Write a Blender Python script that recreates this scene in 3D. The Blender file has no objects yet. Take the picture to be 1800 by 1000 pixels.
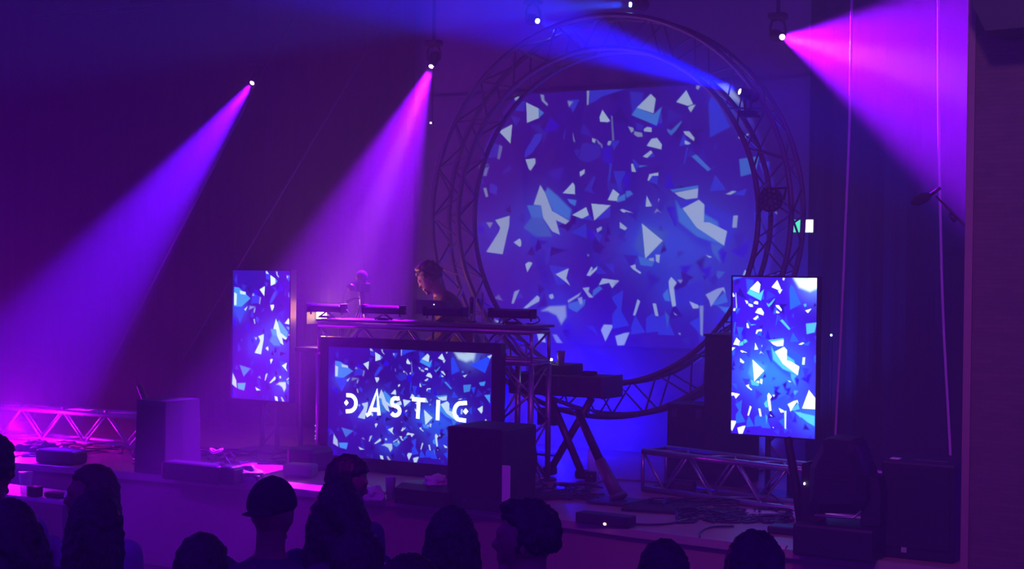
import bpy, bmesh, math, random
import numpy as np
from mathutils import Vector, Matrix, noise
random.seed(7)
C = bpy.context.scene.collection
PI = math.pi
S = 0.75            # stage height
# ------------------------------------------------------------------ camera
CAM = Vector((0, 0, 2.52)); FPX = 2700.0
TH, PIT, ROL = math.radians(30.5), math.radians(-0.74), -0.011
F = Vector((-math.sin(TH)*math.cos(PIT), math.cos(TH)*math.cos(PIT), math.sin(PIT)))
R0 = Vector((math.cos(TH), math.sin(TH), 0)); U0 = R0.cross(F)
RR = R0*math.cos(ROL) - U0*math.sin(ROL); UU = R0*math.sin(ROL) + U0*math.cos(ROL)
cd = bpy.data.cameras.new('camera'); cam = bpy.data.objects.new('camera', cd); C.objects.link(cam)
cd.sensor_width = 36; cd.lens = FPX/1800*36; cd.clip_start = .05; cd.clip_end = 200
M = Matrix((RR, UU, -F)).transposed().to_4x4(); M.translation = CAM; cam.matrix_world = M
sc = bpy.context.scene; sc.camera = cam
sc.view_settings.view_transform = 'Standard'; sc.view_settings.look = 'None'
sc.view_settings.exposure = 0.0; sc.view_settings.gamma = 1.0; sc.view_settings.use_curve_mapping = False
sc.cycles.volume_bounces = 0; sc.cycles.max_bounces = 5; sc.cycles.diffuse_bounces = 3

def ray(x, y): return F + RR*((x-900)/FPX) + UU*((500-y)/FPX)
def P(x, y, Y=None, z=None, d=None):
    r = ray(x, y)
    t = (Y-CAM.y)/r.y if Y is not None else (z-CAM.z)/r.z if z is not None else d
    return CAM + r*t

# world: the faint light of the rest of the hall
w = bpy.data.worlds.new('hall'); sc.world = w; w.use_nodes = True
w.node_tree.nodes['Background'].inputs[0].default_value = (0.13, 0.0, 1.0, 1)
w.node_tree.nodes['Background'].inputs[1].default_value = 0.70

def lamp(name, kind, loc, col, power, target=None, size=.04, ang=20, blend=.15, parent=None):
    ld = bpy.data.lights.new(name, kind); ld.color = col; ld.energy = power
    if kind == 'AREA': ld.size = size
    else: ld.shadow_soft_size = size
    if kind == 'SPOT': ld.spot_size = math.radians(ang); ld.spot_blend = blend
    o = bpy.data.objects.new(name, ld); C.objects.link(o); o.location = loc
    if target is not None:
        o.rotation_euler = (Vector(target)-Vector(loc)).to_track_quat('-Z', 'Y').to_euler()
    return o
# colours of the lights
VIOLET = (.13, .001, 1.0); MAGENTA = (.27, .001, 1.0); BLUE = (.001, .006, 1.0)
# (name of kind, pixel of lens, plane Y, target point, colour, power, cone, blend)
YL = 12.4
SPOTS = [
 dict(px=(443,146), tgt=P(105,590,Y=9.9), col=VIOLET, e=34000, ang=21, blend=.6, lens=(1,.35,1), hang=True,
      label='slim moving head lamp throwing a violet beam down to the left corner', k='violet'),
 dict(px=(758,117), tgt=P(640,420,Y=11.2), col=MAGENTA, e=17000, ang=31, blend=.55, lens=(1,.5,1), hang=True,
      label='moving head lamp throwing a magenta beam down beside the truss ring', k='magenta'),
 dict(px=(1375,65), tgt=P(1640,128,Y=10.9), col=MAGENTA, e=20000, ang=32, blend=.4, lens=(1,.5,1), hang=True,
      label='moving head lamp throwing a magenta beam sideways to the brick pier', k='magenta'),
 dict(px=(1108,8), tgt=P(880,12,Y=11.4), col=(.002,.06,1.0), e=5500, ang=15, blend=.5, lens=(.3,.9,1), hang=True,
      label='moving head lamp at the top edge with a cyan beam to the left', k='blue'),
 dict(px=(945,37), tgt=P(1200,118,Y=11.4), col=BLUE, e=9000, ang=14, blend=.6, lens=(.4,.7,1), hang=True,
      label='moving head lamp above the ring with a faint blue beam to the right', k='blue'),
 dict(px=(1300,161), tgt=P(1080,85,Y=11.2), col=BLUE, e=24000, ang=19, blend=.5, lens=(.5,.8,1), hang=False,
      label='small blue beam lamp clamped to the upper right of the ring', k='blue'),
]
for s in SPOTS:
    s['pos'] = P(*s['px'], Y=YL if s['hang'] else 11.95)
    dr = (s['tgt']-s['pos']).normalized()
    s['dir'] = dr
    s['light'] = lamp(s['k']+'_beam', 'SPOT', s['pos']+dr*.03, s['col'], s['e'], s['pos']+dr*2, size=.03, ang=s['ang'], blend=s['blend'])
    if s['k'] == 'magenta': lamp('magenta_beam_core', 'SPOT', s['pos']+dr*.03, (.6,.10,.8), 10000, s['pos']+dr*2, size=.03, ang=s['ang']*.34, blend=1)
# floor floods, the work lamp and added washes without fixtures
BFL = Vector((P(975,780,Y=12.62).x,12.62,S+.36))
lamp('blue_flood_light', 'POINT', BFL, (.003,.003,1.0), 170, size=.06)
lamp('blue_flood_light', 'SPOT', Vector((P(1345,780,Y=12.8).x,12.8,S+.12)), (.03,.04,1.0), 450, P(1400,300,Y=13.1), size=.05, ang=110, blend=1)
_p = P(38,785,z=S)
lamp('magenta_flood_light', 'POINT', _p+Vector((0,-.1,.2)), (.65,.001,1.0), 210, size=.05)
lamp('magenta_flood_light', 'POINT', P(1692,868,Y=10.6), (.9,.01,1.0), 8, size=.05)
_w = P(568,548,Y=11.34)
lamp('warm_work_light', 'SPOT', _w, (1.0,.36,.07), 65, _w+Vector((1,-.3,.38)), size=.04, ang=115, blend=.7)
lamp('warm_work_light', 'POINT', _w, (1.0,.33,.05), 20, size=.04)
lamp('added_purple_wash', 'SPOT', Vector((-9.5,4.5,5.2)), (.2,.001,1.0), 800, P(330,930,Y=9.5), size=.2, ang=34, blend=1)  # added unseen lamp, lifts the left stage front
lamp('added_red_wash', 'SPOT', Vector((-3.0,3.5,5.4)), (.9,.01,.7), 330, P(1120,930,Y=9.5), size=.2, ang=60, blend=1)  # added unseen lamp, brightens the right stage front and boards
lamp('added_brick_wash', 'SPOT', Vector((-1.2,3.5,5.4)), (1.0,.35,1.0), 260, P(1760,500,Y=8.6), size=.2, ang=60, blend=1)  # added unseen lamp that brightens the pier

# ------------------------------------------------------------------ materials
def mat(name, col, rough=.6, metal=0, emit=None, strength=1, noise_amt=.15, scale=12, bump=0, trans=0, alpha=1):
    m = bpy.data.materials.new(name); m.use_nodes = True; nt = m.node_tree; b = nt.nodes['Principled BSDF']
    b.inputs['Roughness'].default_value = rough; b.inputs['Metallic'].default_value = metal
    tc = nt.nodes.new('ShaderNodeTexCoord'); nz = nt.nodes.new('ShaderNodeTexNoise')
    nz.inputs['Scale'].default_value = scale; nz.inputs['Detail'].default_value = 4
    nt.links.new(tc.outputs['Object'], nz.inputs['Vector'])
    rp = nt.nodes.new('ShaderNodeMapRange'); rp.inputs[3].default_value = 1-noise_amt; rp.inputs[4].default_value = 1+noise_amt
    nt.links.new(nz.outputs[0], rp.inputs[0])
    mx = nt.nodes.new('ShaderNodeVectorMath'); mx.operation = 'SCALE'; mx.inputs[0].default_value = col
    nt.links.new(rp.outputs[0], mx.inputs['Scale']); nt.links.new(mx.outputs[0], b.inputs['Base Color'])
    if bump:
        bp = nt.nodes.new('ShaderNodeBump'); bp.inputs['Strength'].default_value = bump; bp.inputs['Distance'].default_value = .01
        nt.links.new(nz.outputs[0], bp.inputs['Height']); nt.links.new(bp.outputs[0], b.inputs['Normal'])
    if emit: b.inputs['Emission Color'].default_value = (*emit, 1); b.inputs['Emission Strength'].default_value = strength
    if trans: b.inputs['Transmission Weight'].default_value = trans
    if alpha < 1: b.inputs['Alpha'].default_value = alpha
    return m
BLACK = mat('black_paint', (.012,.012,.014), .55)
BLACKG = mat('black_plastic', (.02,.02,.023), .35)
CLOTHB = mat('black_cloth', (.018,.016,.02), .95, scale=30, bump=.2)
CURT = mat('black_velvet_curtain', (.014,.012,.016), .9, scale=40, bump=.2)
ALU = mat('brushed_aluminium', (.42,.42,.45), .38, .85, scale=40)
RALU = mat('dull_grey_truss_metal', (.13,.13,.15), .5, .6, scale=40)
DKALU = mat('dark_grey_steel', (.10,.10,.12), .45, .6, scale=40)
WALL = mat('back_wall_paint', (.20,.20,.24), .85, scale=3)
WOOD = mat('worn_stage_boards', (.36,.16,.17), .4, scale=5, noise_amt=.4)
FRONT = mat('stage_fascia_paint', (.28,.15,.17), .7, scale=2, noise_amt=.1)
FLOOR = mat('hall_floor_vinyl', (.05,.04,.05), .5)
CARD = mat('grey_painted_box', (.035,.03,.045), .7)
WHITE = mat('white_plastic', (.7,.7,.72), .4)
PAPER = mat('white_paper', (.7,.7,.7), .8)
CABLE = mat('black_rubber_cable', (.015,.015,.018), .4)
GREYC = mat('grey_cable', (.25,.25,.28), .5)
GLASSY = mat('translucent_plastic', (.75,.75,.8), .25, alpha=.55)
SKIN = mat('skin', (.22,.12,.085), .55)
HAIRD = mat('dark_hair', (.015,.010,.010), .45, scale=60, bump=.4)
HAIRB = mat('brown_hair', (.07,.035,.02), .45, scale=60, bump=.4)
def emis(name, col, s):
    return mat(name, (.02,.02,.02), .3, emit=col, strength=s)

# ------------------------------------------------------------------ mesh builder
class MB:
    def __init__(s): s.v = []; s.f = []
    def add(s, vs, fs):
        n = len(s.v); s.v += [Vector(v) for v in vs]; s.f += [tuple(i+n for i in f) for f in fs]; return s
    def box(s, c, d, rot=None, taper=1.0):
        c = Vector(c); x, y, z = d[0]/2, d[1]/2, d[2]/2; vs = []
        for sz in (-1, 1):
            t = taper if sz > 0 else 1
            for sx, sy in ((-1,-1),(1,-1),(1,1),(-1,1)):
                v = Vector((sx*x*t, sy*y*t, sz*z))
                if rot is not None: v = rot @ v
                vs.append(c+v)
        return s.add(vs, [(3,2,1,0),(4,5,6,7),(0,1,5,4),(1,2,6,5),(2,3,7,6),(3,0,4,7)])
    def bbox(s, a, b): 
        a = Vector(a); b = Vector(b); return s.box((a+b)/2, [abs(b[i]-a[i]) for i in range(3)])
    def rbox(s, c, d, r=.01, rot=None):   # box with chamfered edges
        bm = bmesh.new(); bmesh.ops.create_cube(bm, size=1)
        for v in bm.verts: v.co = Vector((v.co.x*d[0], v.co.y*d[1], v.co.z*d[2]))
        bmesh.ops.bevel(bm, geom=bm.edges[:], offset=min(r, min(d)*.45), segments=2, affect='EDGES', profile=.5)
        bm.verts.index_update()
        vs = [Vector(c)+((rot @ v.co) if rot is not None else v.co) for v in bm.verts]
        s.add(vs, [tuple(v.index for v in f.verts) for f in bm.faces]); bm.free(); return s
    def tube(s, pts, r, n=8, cap=True):
        pts = [Vector(p) for p in pts]; rs = r if isinstance(r, (list, tuple)) else [r]*len(pts)
        vs = []; fs = []; ref = None
        for i, p in enumerate(pts):
            t = (pts[min(i+1, len(pts)-1)]-pts[max(i-1, 0)]).normalized()
            if ref is None: ref = t.orthogonal().normalized()
            ref = (ref - t*ref.dot(t))
            ref = ref.normalized() if ref.length > 1e-5 else t.orthogonal().normalized()
            b = t.cross(ref)
            for k in range(n):
                a = 2*PI*k/n; vs.append(p+(ref*math.cos(a)+b*math.sin(a))*rs[i])
        m = len(pts)
        for i in range(m-1):
            for k in range(n):
                fs.append((i*n+k, i*n+(k+1)%n, (i+1)*n+(k+1)%n, (i+1)*n+k))
        if cap: fs.append(tuple(range(n-1, -1, -1))); fs.append(tuple((m-1)*n+k for k in range(n)))
        return s.add(vs, fs)
    def ell(s, c, rad, nu=20, nv=14, rot=None, fn=None):
        c = Vector(c); vs = []; fs = []
        for j in range(nv+1):
            ph = PI*j/nv
            for i in range(nu):
                a = 2*PI*i/nu; u = Vector((math.sin(ph)*math.cos(a), math.sin(ph)*math.sin(a), math.cos(ph)))
                v = Vector((u.x*rad[0], u.y*rad[1], u.z*rad[2]))
                if fn: v = fn(u, v)
                if rot is not None: v = rot @ v
                vs.append(c+v)
        for j in range(nv):
            for i in range(nu):
                a, b = j*nu+i, j*nu+(i+1)%nu; fs.append((a, a+nu, b+nu, b))
        s.add(vs, fs); return s
    def loft(s, secs, n=20):   # secs: (centre, rx, ry), horizontal rings
        vs = []; fs = []
        for c, rx, ry in secs:
            for k in range(n):
                a = 2*PI*k/n; vs.append(Vector(c)+Vector((rx*math.cos(a), ry*math.sin(a), 0)))
        for i in range(len(secs)-1):
            for k in range(n): fs.append((i*n+k, i*n+(k+1)%n, (i+1)*n+(k+1)%n, (i+1)*n+k))
        fs.append(tuple(range(n-1, -1, -1))); fs.append(tuple((len(secs)-1)*n+k for k in range(n)))
        return s.add(vs, fs)
    def prism(s, pts, dirv):   # flat polygon extruded along dirv
        n = len(pts); d = Vector(dirv)
        return s.add([Vector(p) for p in pts]+[Vector(p)+d for p in pts],
                     [tuple(range(n-1, -1, -1)), tuple(range(n, 2*n))]+[(i, (i+1)%n, (i+1)%n+n, i+n) for i in range(n)])
    def xf(s, m): s.v = [m @ v for v in s.v]; return s
def link(name, mesh, parent=None):
    o = bpy.data.objects.new(name, mesh); C.objects.link(o)
    if parent is not None: o.parent = parent
    return o
ROOTM = {}
def rootm(p):
    while p is not None and p.name not in ROOTM: p = p.parent
    return ROOTM[p.name] if p is not None else Matrix.Identity(4)
def obj(name, mb, m, parent=None, smooth=False, label=None, local=False):
    me = bpy.data.meshes.new(name)
    inv = Matrix.Identity(4) if local else rootm(parent).inverted()
    me.from_pydata([inv @ v for v in mb.v], [], mb.f); me.update()
    bm = bmesh.new(); bm.from_mesh(me); bmesh.ops.recalc_face_normals(bm, faces=bm.faces); bm.to_mesh(me); bm.free()
    me.materials.append(m)
    if smooth: me.polygons.foreach_set('use_smooth', [True]*len(me.polygons))
    o = link(name, me, parent)
    if label: o['label'] = label
    return o
def tag(o, label=None, cat=None, group=None, kind=None):
    if label: o['label'] = label
    if cat: o['category'] = cat
    if group: o['group'] = group
    if kind: o['kind'] = kind
    return o
def thing(name, label, cat, loc, rz=0, group=None):
    o = bpy.data.objects.new(name, None); C.objects.link(o); o.empty_display_size = .1
    o.location = loc; o.rotation_euler = (0, 0, rz)
    ROOTM[o.name] = Matrix.Translation(Vector(loc)) @ Matrix.Rotation(rz, 4, 'Z')
    return tag(o, label, cat, group)
def single(name, mb, m, label, cat, loc=None, group=None, smooth=False):
    """a thing of one mesh with its origin at its base"""
    loc = Vector(loc) if loc is not None else Vector((sum(v.x for v in mb.v)/len(mb.v), sum(v.y for v in mb.v)/len(mb.v), min(v.z for v in mb.v)))
    mb.xf(Matrix.Translation(-loc)); o = obj(name, mb, m, None, smooth); o.location = loc
    return tag(o, label, cat, group)
def struct(name, mb, m, smooth=False): return tag(obj(name, mb, m, None, smooth), kind='structure')
def lathe(mb, c, prof, n=24):
    c = Vector(c); vs = []; fs = []
    for r, z in prof:
        for k in range(n): a = 2*PI*k/n; vs.append(c+Vector((r*math.cos(a), r*math.sin(a), z)))
    for i in range(len(prof)-1):
        for k in range(n): fs.append((i*n+k, i*n+(k+1)%n, (i+1)*n+(k+1)%n, (i+1)*n+k))
    fs.append(tuple(range(n-1, -1, -1))); fs.append(tuple((len(prof)-1)*n+k for k in range(n)))
    return mb.add(vs, fs)
def smoothpath(pts, k=6):
    pts = [Vector(p) for p in pts]; out = []
    for i in range(len(pts)-1):
        p0, p1, p2, p3 = pts[max(i-1,0)], pts[i], pts[i+1], pts[min(i+2,len(pts)-1)]
        for j in range(k):
            t = j/k; out.append(.5*((2*p1)+(p2-p0)*t+(2*p0-5*p1+4*p2-p3)*t*t+(3*p1-p0-3*p2+p3)*t**3))
    return out+[pts[-1]]

# ------------------------------------------------------------------ the room
edge_px = [(-260,790),(0,811),(222,831),(450,851),(640,873),(830,892),(967,911),(1105,930),(1286,953),(1443,974),(1700,1004),(1900,1024)]
edge = [P(x, y, z=S) for x, y in edge_px]
YB = 13.2
m = MB(); top = edge+[Vector((1.5, YB+.3, S)), Vector((-16, YB+.3, S))]
m.prism(top, (0,0,-.05)); struct('floor_stage', m, WOOD)
m = MB()
for a, b in zip(edge[:-1], edge[1:]):
    a2 = a+Vector((0,.04,-.05)); b2 = b+Vector((0,.04,-.05))
    m.add([a2, b2, Vector((b2.x,b2.y,0)), Vector((a2.x,a2.y,0)), a2+Vector((0,.03,0)), b2+Vector((0,.03,0)), Vector((b2.x,b2.y+.03,0)), Vector((a2.x,a2.y+.03,0))],
          [(0,1,2,3),(7,6,5,4),(0,4,5,1),(3,2,6,7)])
struct('wall_front_of_stage', m, FRONT)
m = MB()
for a, b in zip(edge[:-1], edge[1:]):
    m.add([a+Vector((0,-.012,.004)), b+Vector((0,-.012,.004)), b+Vector((0,.035,.004)), a+Vector((0,.035,.004)), a+Vector((0,-.012,-.05)), b+Vector((0,-.012,-.05))], [(0,1,2,3),(4,5,1,0)])
struct('trim_1', m, mat('stage_nosing', (.34,.25,.26), .4))
struct('floor', MB().bbox((-18,-3,-.1),(5,9.6,0)), FLOOR)
xl = P(742,400,Y=YB).x; xr = P(1433,400,Y=YB).x
struct('wall_back', MB().bbox((xl-.6,YB,0),(xr+.5,YB+.2,7)), WALL)
struct('ceiling', MB().bbox((-18,6,6.6),(3,YB+.4,6.8)), BLACK)
# pier (right), fine horizontal courses
def brickmat():
    m = mat('dark_pier_brick', (.16,.09,.09), .8); nt = m.node_tree; b = nt.nodes['Principled BSDF']
    tc = nt.nodes.new('ShaderNodeTexCoord'); mp = nt.nodes.new('ShaderNodeMapping'); mp.inputs['Rotation'].default_value = (PI/2,0,0)
    br = nt.nodes.new('ShaderNodeTexBrick'); br.inputs['Scale'].default_value = 9
    br.inputs['Color1'].default_value = (.17,.09,.085,1); br.inputs['Color2'].default_value = (.13,.07,.07,1); br.inputs['Mortar'].default_value = (.11,.06,.06,1)
    br.inputs['Brick Width'].default_value = .9; br.inputs['Row Height'].default_value = .22; br.inputs['Mortar Size'].default_value = .015
    nt.links.new(tc.outputs['Object'], mp.inputs[0]); nt.links.new(mp.outputs[0], br.inputs['Vector']); nt.links.new(br.outputs[0], b.inputs['Base Color'])
    return m
px0 = P(1700,500,Y=8.6).x
struct('wall_right', MB().bbox((px0,8.6,0),(px0+3.2,9.2,6.6)), brickmat())
struct('trim_2', MB().bbox((px0-.012,8.585,0),(px0+.03,8.61,6.6)), mat('pier_corner_bead', (.3,.15,.16), .5))
struct('wall_left', MB().bbox((-16,4,0),(-15.8,YB,6.6)), BLACK)
def curtain(x0, x1, y, z0, z1, label, amp):
    n = int(abs(x1-x0)/.035); vs = []; fs = []
    for i in range(n+1):
        x = x0+(x1-x0)*i/n; yy = y+amp*math.sin(x*17)+amp*.45*math.sin(x*41+1)
        vs += [Vector((x,yy,z0)), Vector((x,yy*1.0,z1)), Vector((x,yy+.012,z0)), Vector((x,yy+.012,z1))]
    for i in range(n):
        a = 4*i; b = a+4; fs += [(a,b,b+1,a+1), (b+2,a+2,a+3,b+3), (a+1,b+1,b+3,a+3), (b,a,a+2,b+2)]
    return single('stage_curtain', MB().add(vs, fs), CURT, label, 'curtain', smooth=False, loc=((x0+x1)/2,y,z0))
curtain(xr+.0, -.9, YB-.18, S, 6.4, 'smooth dark curtain behind the thin ropes at the right side of stage', .012)
curtain(-15.7, xl, YB-.18, S, 6.4, 'long dark curtain behind the violet beam, left of the truss ring', .015)

# ------------------------------------------------------------------ the video frame, in pixels of the picture wall
Wc, Cc, Bc, Kc, Dc = (.62,.85,1.0), (.04,.30,.95), (.006,.055,.85), (.015,.015,.45), (.008,.003,.70)
def mixc(a, b, t): return tuple(a[i]*(1-t)+b[i]*t for i in range(3))
BG = (.014,.003,.27)
SH = []   # (poly in pixel, colour, softness)
def G(ox, oy, sc_, items):
    for it in items:
        col = it[0]; soft = it[1]; pts = [(ox+it[i]*sc_, oy+it[i+1]*sc_) for i in range(2, len(it), 2)]
        SH.append((pts, col, soft))
def w_(t): return mixc(BG, Wc, t)
def b_(t): return mixc(BG, Bc, t)
def c_(t): return mixc(BG, Cc, t)
G(800,140,.26, [
 (b_(.55),1,405,130,480,150,470,215,410,210),(w_(.6),1,405,105,430,110,460,145,408,140),(w_(.85),.6,485,155,568,195,570,260,490,292),(c_(.9),.8,568,195,605,225,570,260),
 (w_(.5),1,580,100,605,105,608,140,632,165,628,180,590,145),(b_(.9),1,765,140,845,135,800,225),(w_(.5),2,765,145,800,150,775,185),(w_(.6),1,895,72,912,72,905,170,895,172),
 (b_(.9),1,912,72,1150,65,1010,110,915,165),(w_(.95),.6,1000,205,1052,280,1035,288,985,285,980,255),(w_(.25),.8,1058,240,1068,250,1080,410,1066,415),(Dc,1,650,250,710,310,690,345,600,355),
 (b_(.8),1,545,370,590,365,585,410,520,500,475,530,475,490),(w_(.8),.8,480,540,545,532,548,565,515,615,502,605),(w_(.85),.6,300,350,390,303,378,432),
 (b_(.45),1,190,400,320,450,310,520,150,540),(w_(.3),2,190,400,215,435,170,440),(w_(.25),1,305,440,325,455,305,540,288,535),(w_(.22),3,130,570,230,575,120,620),
 (w_(.3),2,205,600,232,590,215,650,195,650),(w_(.45),1,195,735,215,730,228,790,212,795),(b_(.6),1,240,700,290,720,285,780,235,760),(w_(.4),.6,800,355,815,425,803,415),(b_(.7),.6,755,310,742,405,733,400),
 (w_(.7),.8,930,395,955,405,948,430,930,420),(w_(.35),.8,955,400,1000,440,1000,465,975,440),(w_(.65),.8,1040,415,1062,415,1050,450,1032,440),(b_(.8),1,1060,420,1120,410,1075,480),
 (Dc,1,1000,470,1050,440,1075,560,1050,580,1000,540),(b_(.8),1,1050,560,1065,570,1050,690,1036,680),(Kc,1,870,290,930,380,850,370),(b_(.35),2,860,430,990,440,985,520,900,560,840,540),
 (w_(.85),.6,845,625,880,605,878,635,850,655),(b_(.5),1,940,650,955,660,925,740,950,775,875,750),(w_(.9),.6,800,695,812,715,815,775,732,768),(c_(.9),.8,760,805,825,815,815,855,780,835),
 (c_(.9),3,630,730,700,790,790,880,775,950,665,890,610,765),(c_(.8),1,490,850,585,850,600,935,560,960,520,930),(c_(.55),3,520,930,600,935,640,1010,660,1060,545,1060,470,1000),
 (w_(.75),1,580,712,612,765,660,890,690,905,775,955,750,978,685,950,712,1048,660,1025,600,935,585,850,535,845),
 (b_(.8),1,1055,855,1050,930,980,945,960,940),(w_(.9),.6,925,838,1055,850,945,952),(b_(.8),1,905,905,940,955,865,940),(w_(.9),.6,795,915,890,862,908,915,862,940),
 (b_(.7),1,1075,620,1154,620,1125,700,1130,770,1105,740),(c_(.9),.8,1100,800,1154,770,1154,815,1095,830),(w_(.9),.6,1072,740,1115,775,1100,800,1100,820,1035,815),(w_(.9),.6,1118,880,1154,885,1150,900,1135,895),
 (b_(.6),1,175,965,250,965,265,1000,240,1060),(w_(.4),1,215,965,260,965,240,1005),(w_(.72),.8,275,950,372,920,370,985,352,1060,325,1180,215,1165,300,1030,310,1000)])
G(800,380,.26, [
 (w_(.8),.8,400,178,440,150,450,165,452,195,442,208),(w_(.85),.6,478,325,500,308,528,315,492,378),(b_(.6),1,630,170,660,170,640,290,615,340),(b_(.8),1,640,330,770,350,740,460,690,465),
 (w_(.85),.6,683,392,772,352,755,420,782,470,740,435),(b_(.6),1,960,320,1030,390,960,390),(w_(.85),.6,893,400,925,340,935,350,920,375,965,340,962,360,915,405),(b_(.6),1,1010,320,1080,320,1080,390),
 (w_(.85),.6,975,465,1000,420,1110,435,1065,487,1045,450),(c_(.7),1,938,500,980,470,1000,490,930,548),(w_(.7),.6,865,485,912,480,905,510,938,548,910,550),(c_(.7),1,770,590,885,560,880,600,825,650,770,620),
 (w_(.65),.8,765,570,855,515,840,540,770,585),(w_(.6),1,832,555,862,545,865,590,850,598),(w_(.7),1,640,530,665,525,672,550,655,562,640,550),(b_(.6),1,440,510,470,545,420,560),
 (w_(.6),.8,385,590,405,510,440,495,400,590),(w_(.75),.8,465,622,560,535,575,550,572,575,490,622),(w_(.2),2,300,530,325,570,270,555),(w_(.65),3,590,640,640,610,750,605,755,680,722,730,690,670,630,640),
 (w_(.45),2,665,800,690,800,730,858,690,855),(w_(.75),.8,990,770,1010,732,1075,735,1020,845),(b_(.9),1,1060,550,1140,500,1125,655),(b_(.5),1,890,740,940,740,975,810),
 (b_(.8),1,785,110,890,50,892,150),(w_(.6),.6,960,85,995,68,995,90,965,112),(b_(.7),1,930,105,1000,125,980,180),(w_(.5),2,1120,45,1154,70,1120,80),(w_(.5),1,895,262,910,258,905,272)])
G(1080,140,.26, [
 (b_(.6),3,110,80,200,90,180,250,125,240),(c_(.95),1,155,190,270,235,325,185,290,312,120,240),(w_(.85),.8,250,97,283,130,275,180,268,228,155,190),(b_(.9),1,320,220,328,290,300,300),
 (w_(.9),.6,490,72,535,165,500,178,422,152),(w_(.8),.8,500,190,520,175,552,170,520,222),(w_(.5),1,560,40,585,42,570,70,555,60),(w_(.6),.8,97,318,130,325,135,345,118,360),
 (b_(.5),1,150,290,200,310,190,345,150,335),(w_(.5),.8,140,350,190,360,195,385,160,388,135,370),(w_(.8),.8,203,335,225,320,255,325,255,355,203,350),(w_(.9),.8,255,400,292,395,325,440,320,472,222,448),
 (w_(.8),.6,195,520,250,478,262,495,225,530),(b_(.9),.8,262,495,278,520,225,530),(c_(.7),.8,360,330,385,345,460,275,455,295,420,345,385,378,362,350),(b_(1),2,640,160,660,110,690,130,785,320,650,390),
 (c_(.6),1,815,320,850,310,855,340,830,350),(b_(1),.8,470,370,520,440,440,450),(w_(.8),.8,470,350,510,350,545,395,540,415,480,370),(w_(.8),.8,480,410,520,430,500,440,478,435),
 (b_(.7),.6,490,460,505,460,480,575,470,570),(c_(.8),.8,525,520,555,505,655,605,635,620),(b_(.7),.6,640,605,710,575,670,600),(b_(.9),.8,125,530,170,575,150,620),(w_(.8),.6,118,570,130,570,150,625,120,622),
 (c_(.8),.8,170,580,230,580,170,595),(b_(.9),.8,260,650,300,650,295,710,235,690),(w_(.85),.6,228,680,240,640,300,628,300,650,260,650,235,685),(b_(.9),1,685,645,760,745,645,755),
 (b_(.9),.8,800,775,900,735,880,785),(w_(.7),.8,755,775,800,752,830,755,790,778),
 (b_(.8),8,420,820,560,800,700,880,830,930,800,1090,700,1180,560,1110,420,980,400,900),(c_(.85),3,420,820,450,870,600,900,700,960,745,1122,560,1060,440,960),
 (c_(.9),.8,382,745,570,715,570,735,400,760),(w_(.8),.8,410,765,570,735,565,800,490,810,440,790),(w_(.85),.8,465,870,575,812,612,845,608,965,645,965,765,1025,745,1122,560,1000),
 (b_(.9),.8,218,785,222,800,205,855,200,860),(w_(.85),.6,222,785,258,855,215,860),(w_(.8),.6,40,880,60,875,128,900,60,890),(w_(.4),.6,300,805,310,805,300,830),(w_(.35),.5,290,870,325,905,300,890,270,905),
 (w_(.65),1,808,920,838,918,830,1000,800,1000),(w_(.8),.6,190,975,230,1000,195,1010),(b_(.9),2,950,900,995,870,995,1000,950,960),(b_(.8),1,0,620,80,620,45,700,60,760,20,700),(c_(.8),1,80,755,110,750,130,775,85,800)])
G(1080,380,.26, [
 (c_(.5),7,140,200,190,50,360,110,330,200,200,290),(w_(.9),.6,190,50,330,165,212,287),(c_(.8),1,165,270,230,290,280,290,260,340,180,330),(w_(.8),.6,282,260,312,260,305,318,285,305),
 (w_(.6),.6,235,285,270,280,270,305,240,300),(w_(.8),.6,110,338,145,325,150,355,185,380,178,390,130,360),(w_(.8),.6,622,262,665,275,645,282),(c_(.6),2,655,180,740,200,700,240,720,315,665,240),
 (c_(.5),1,700,370,755,375,710,425,692,400),(b_(.6),2,420,500,600,430,610,600,440,590),(c_(.9),1,330,530,365,490,382,575,345,570),(w_(.85),.8,370,440,388,410,425,450,405,480,420,605,395,612,375,500),
 (w_(.5),1,430,430,465,430,450,455),(w_(.75),.8,130,670,160,560,178,575,145,670),(w_(.75),.8,262,590,285,590,302,675,280,675),(b_(.9),.8,120,740,145,670,212,785,115,800),(b_(.9),.8,290,690,350,660,410,805,300,800),
 (c_(.5),1,345,640,375,680,360,760),(c_(.7),1,660,600,750,510,770,580,700,600),(w_(.65),1,620,530,700,490,745,480,755,520,735,500,655,612,645,570),(c_(.7),1,725,630,785,610,785,680),
 (w_(.8),.8,510,575,570,600,575,620,535,625),(w_(.5),1.5,580,605,605,605,600,810,585,800),(b_(1),1,510,720,580,680,580,790),(w_(.6),.6,405,650,430,670,412,668),(w_(.6),.6,435,790,450,790,448,805),
 (w_(.75),1,10,810,70,790,105,785,70,870,25,875),(b_(.9),1,0,560,60,500,45,655),(w_(.8),.6,40,40,90,80,75,95,42,80),(w_(.6),.8,0,470,35,440,15,440,0,450)])
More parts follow.
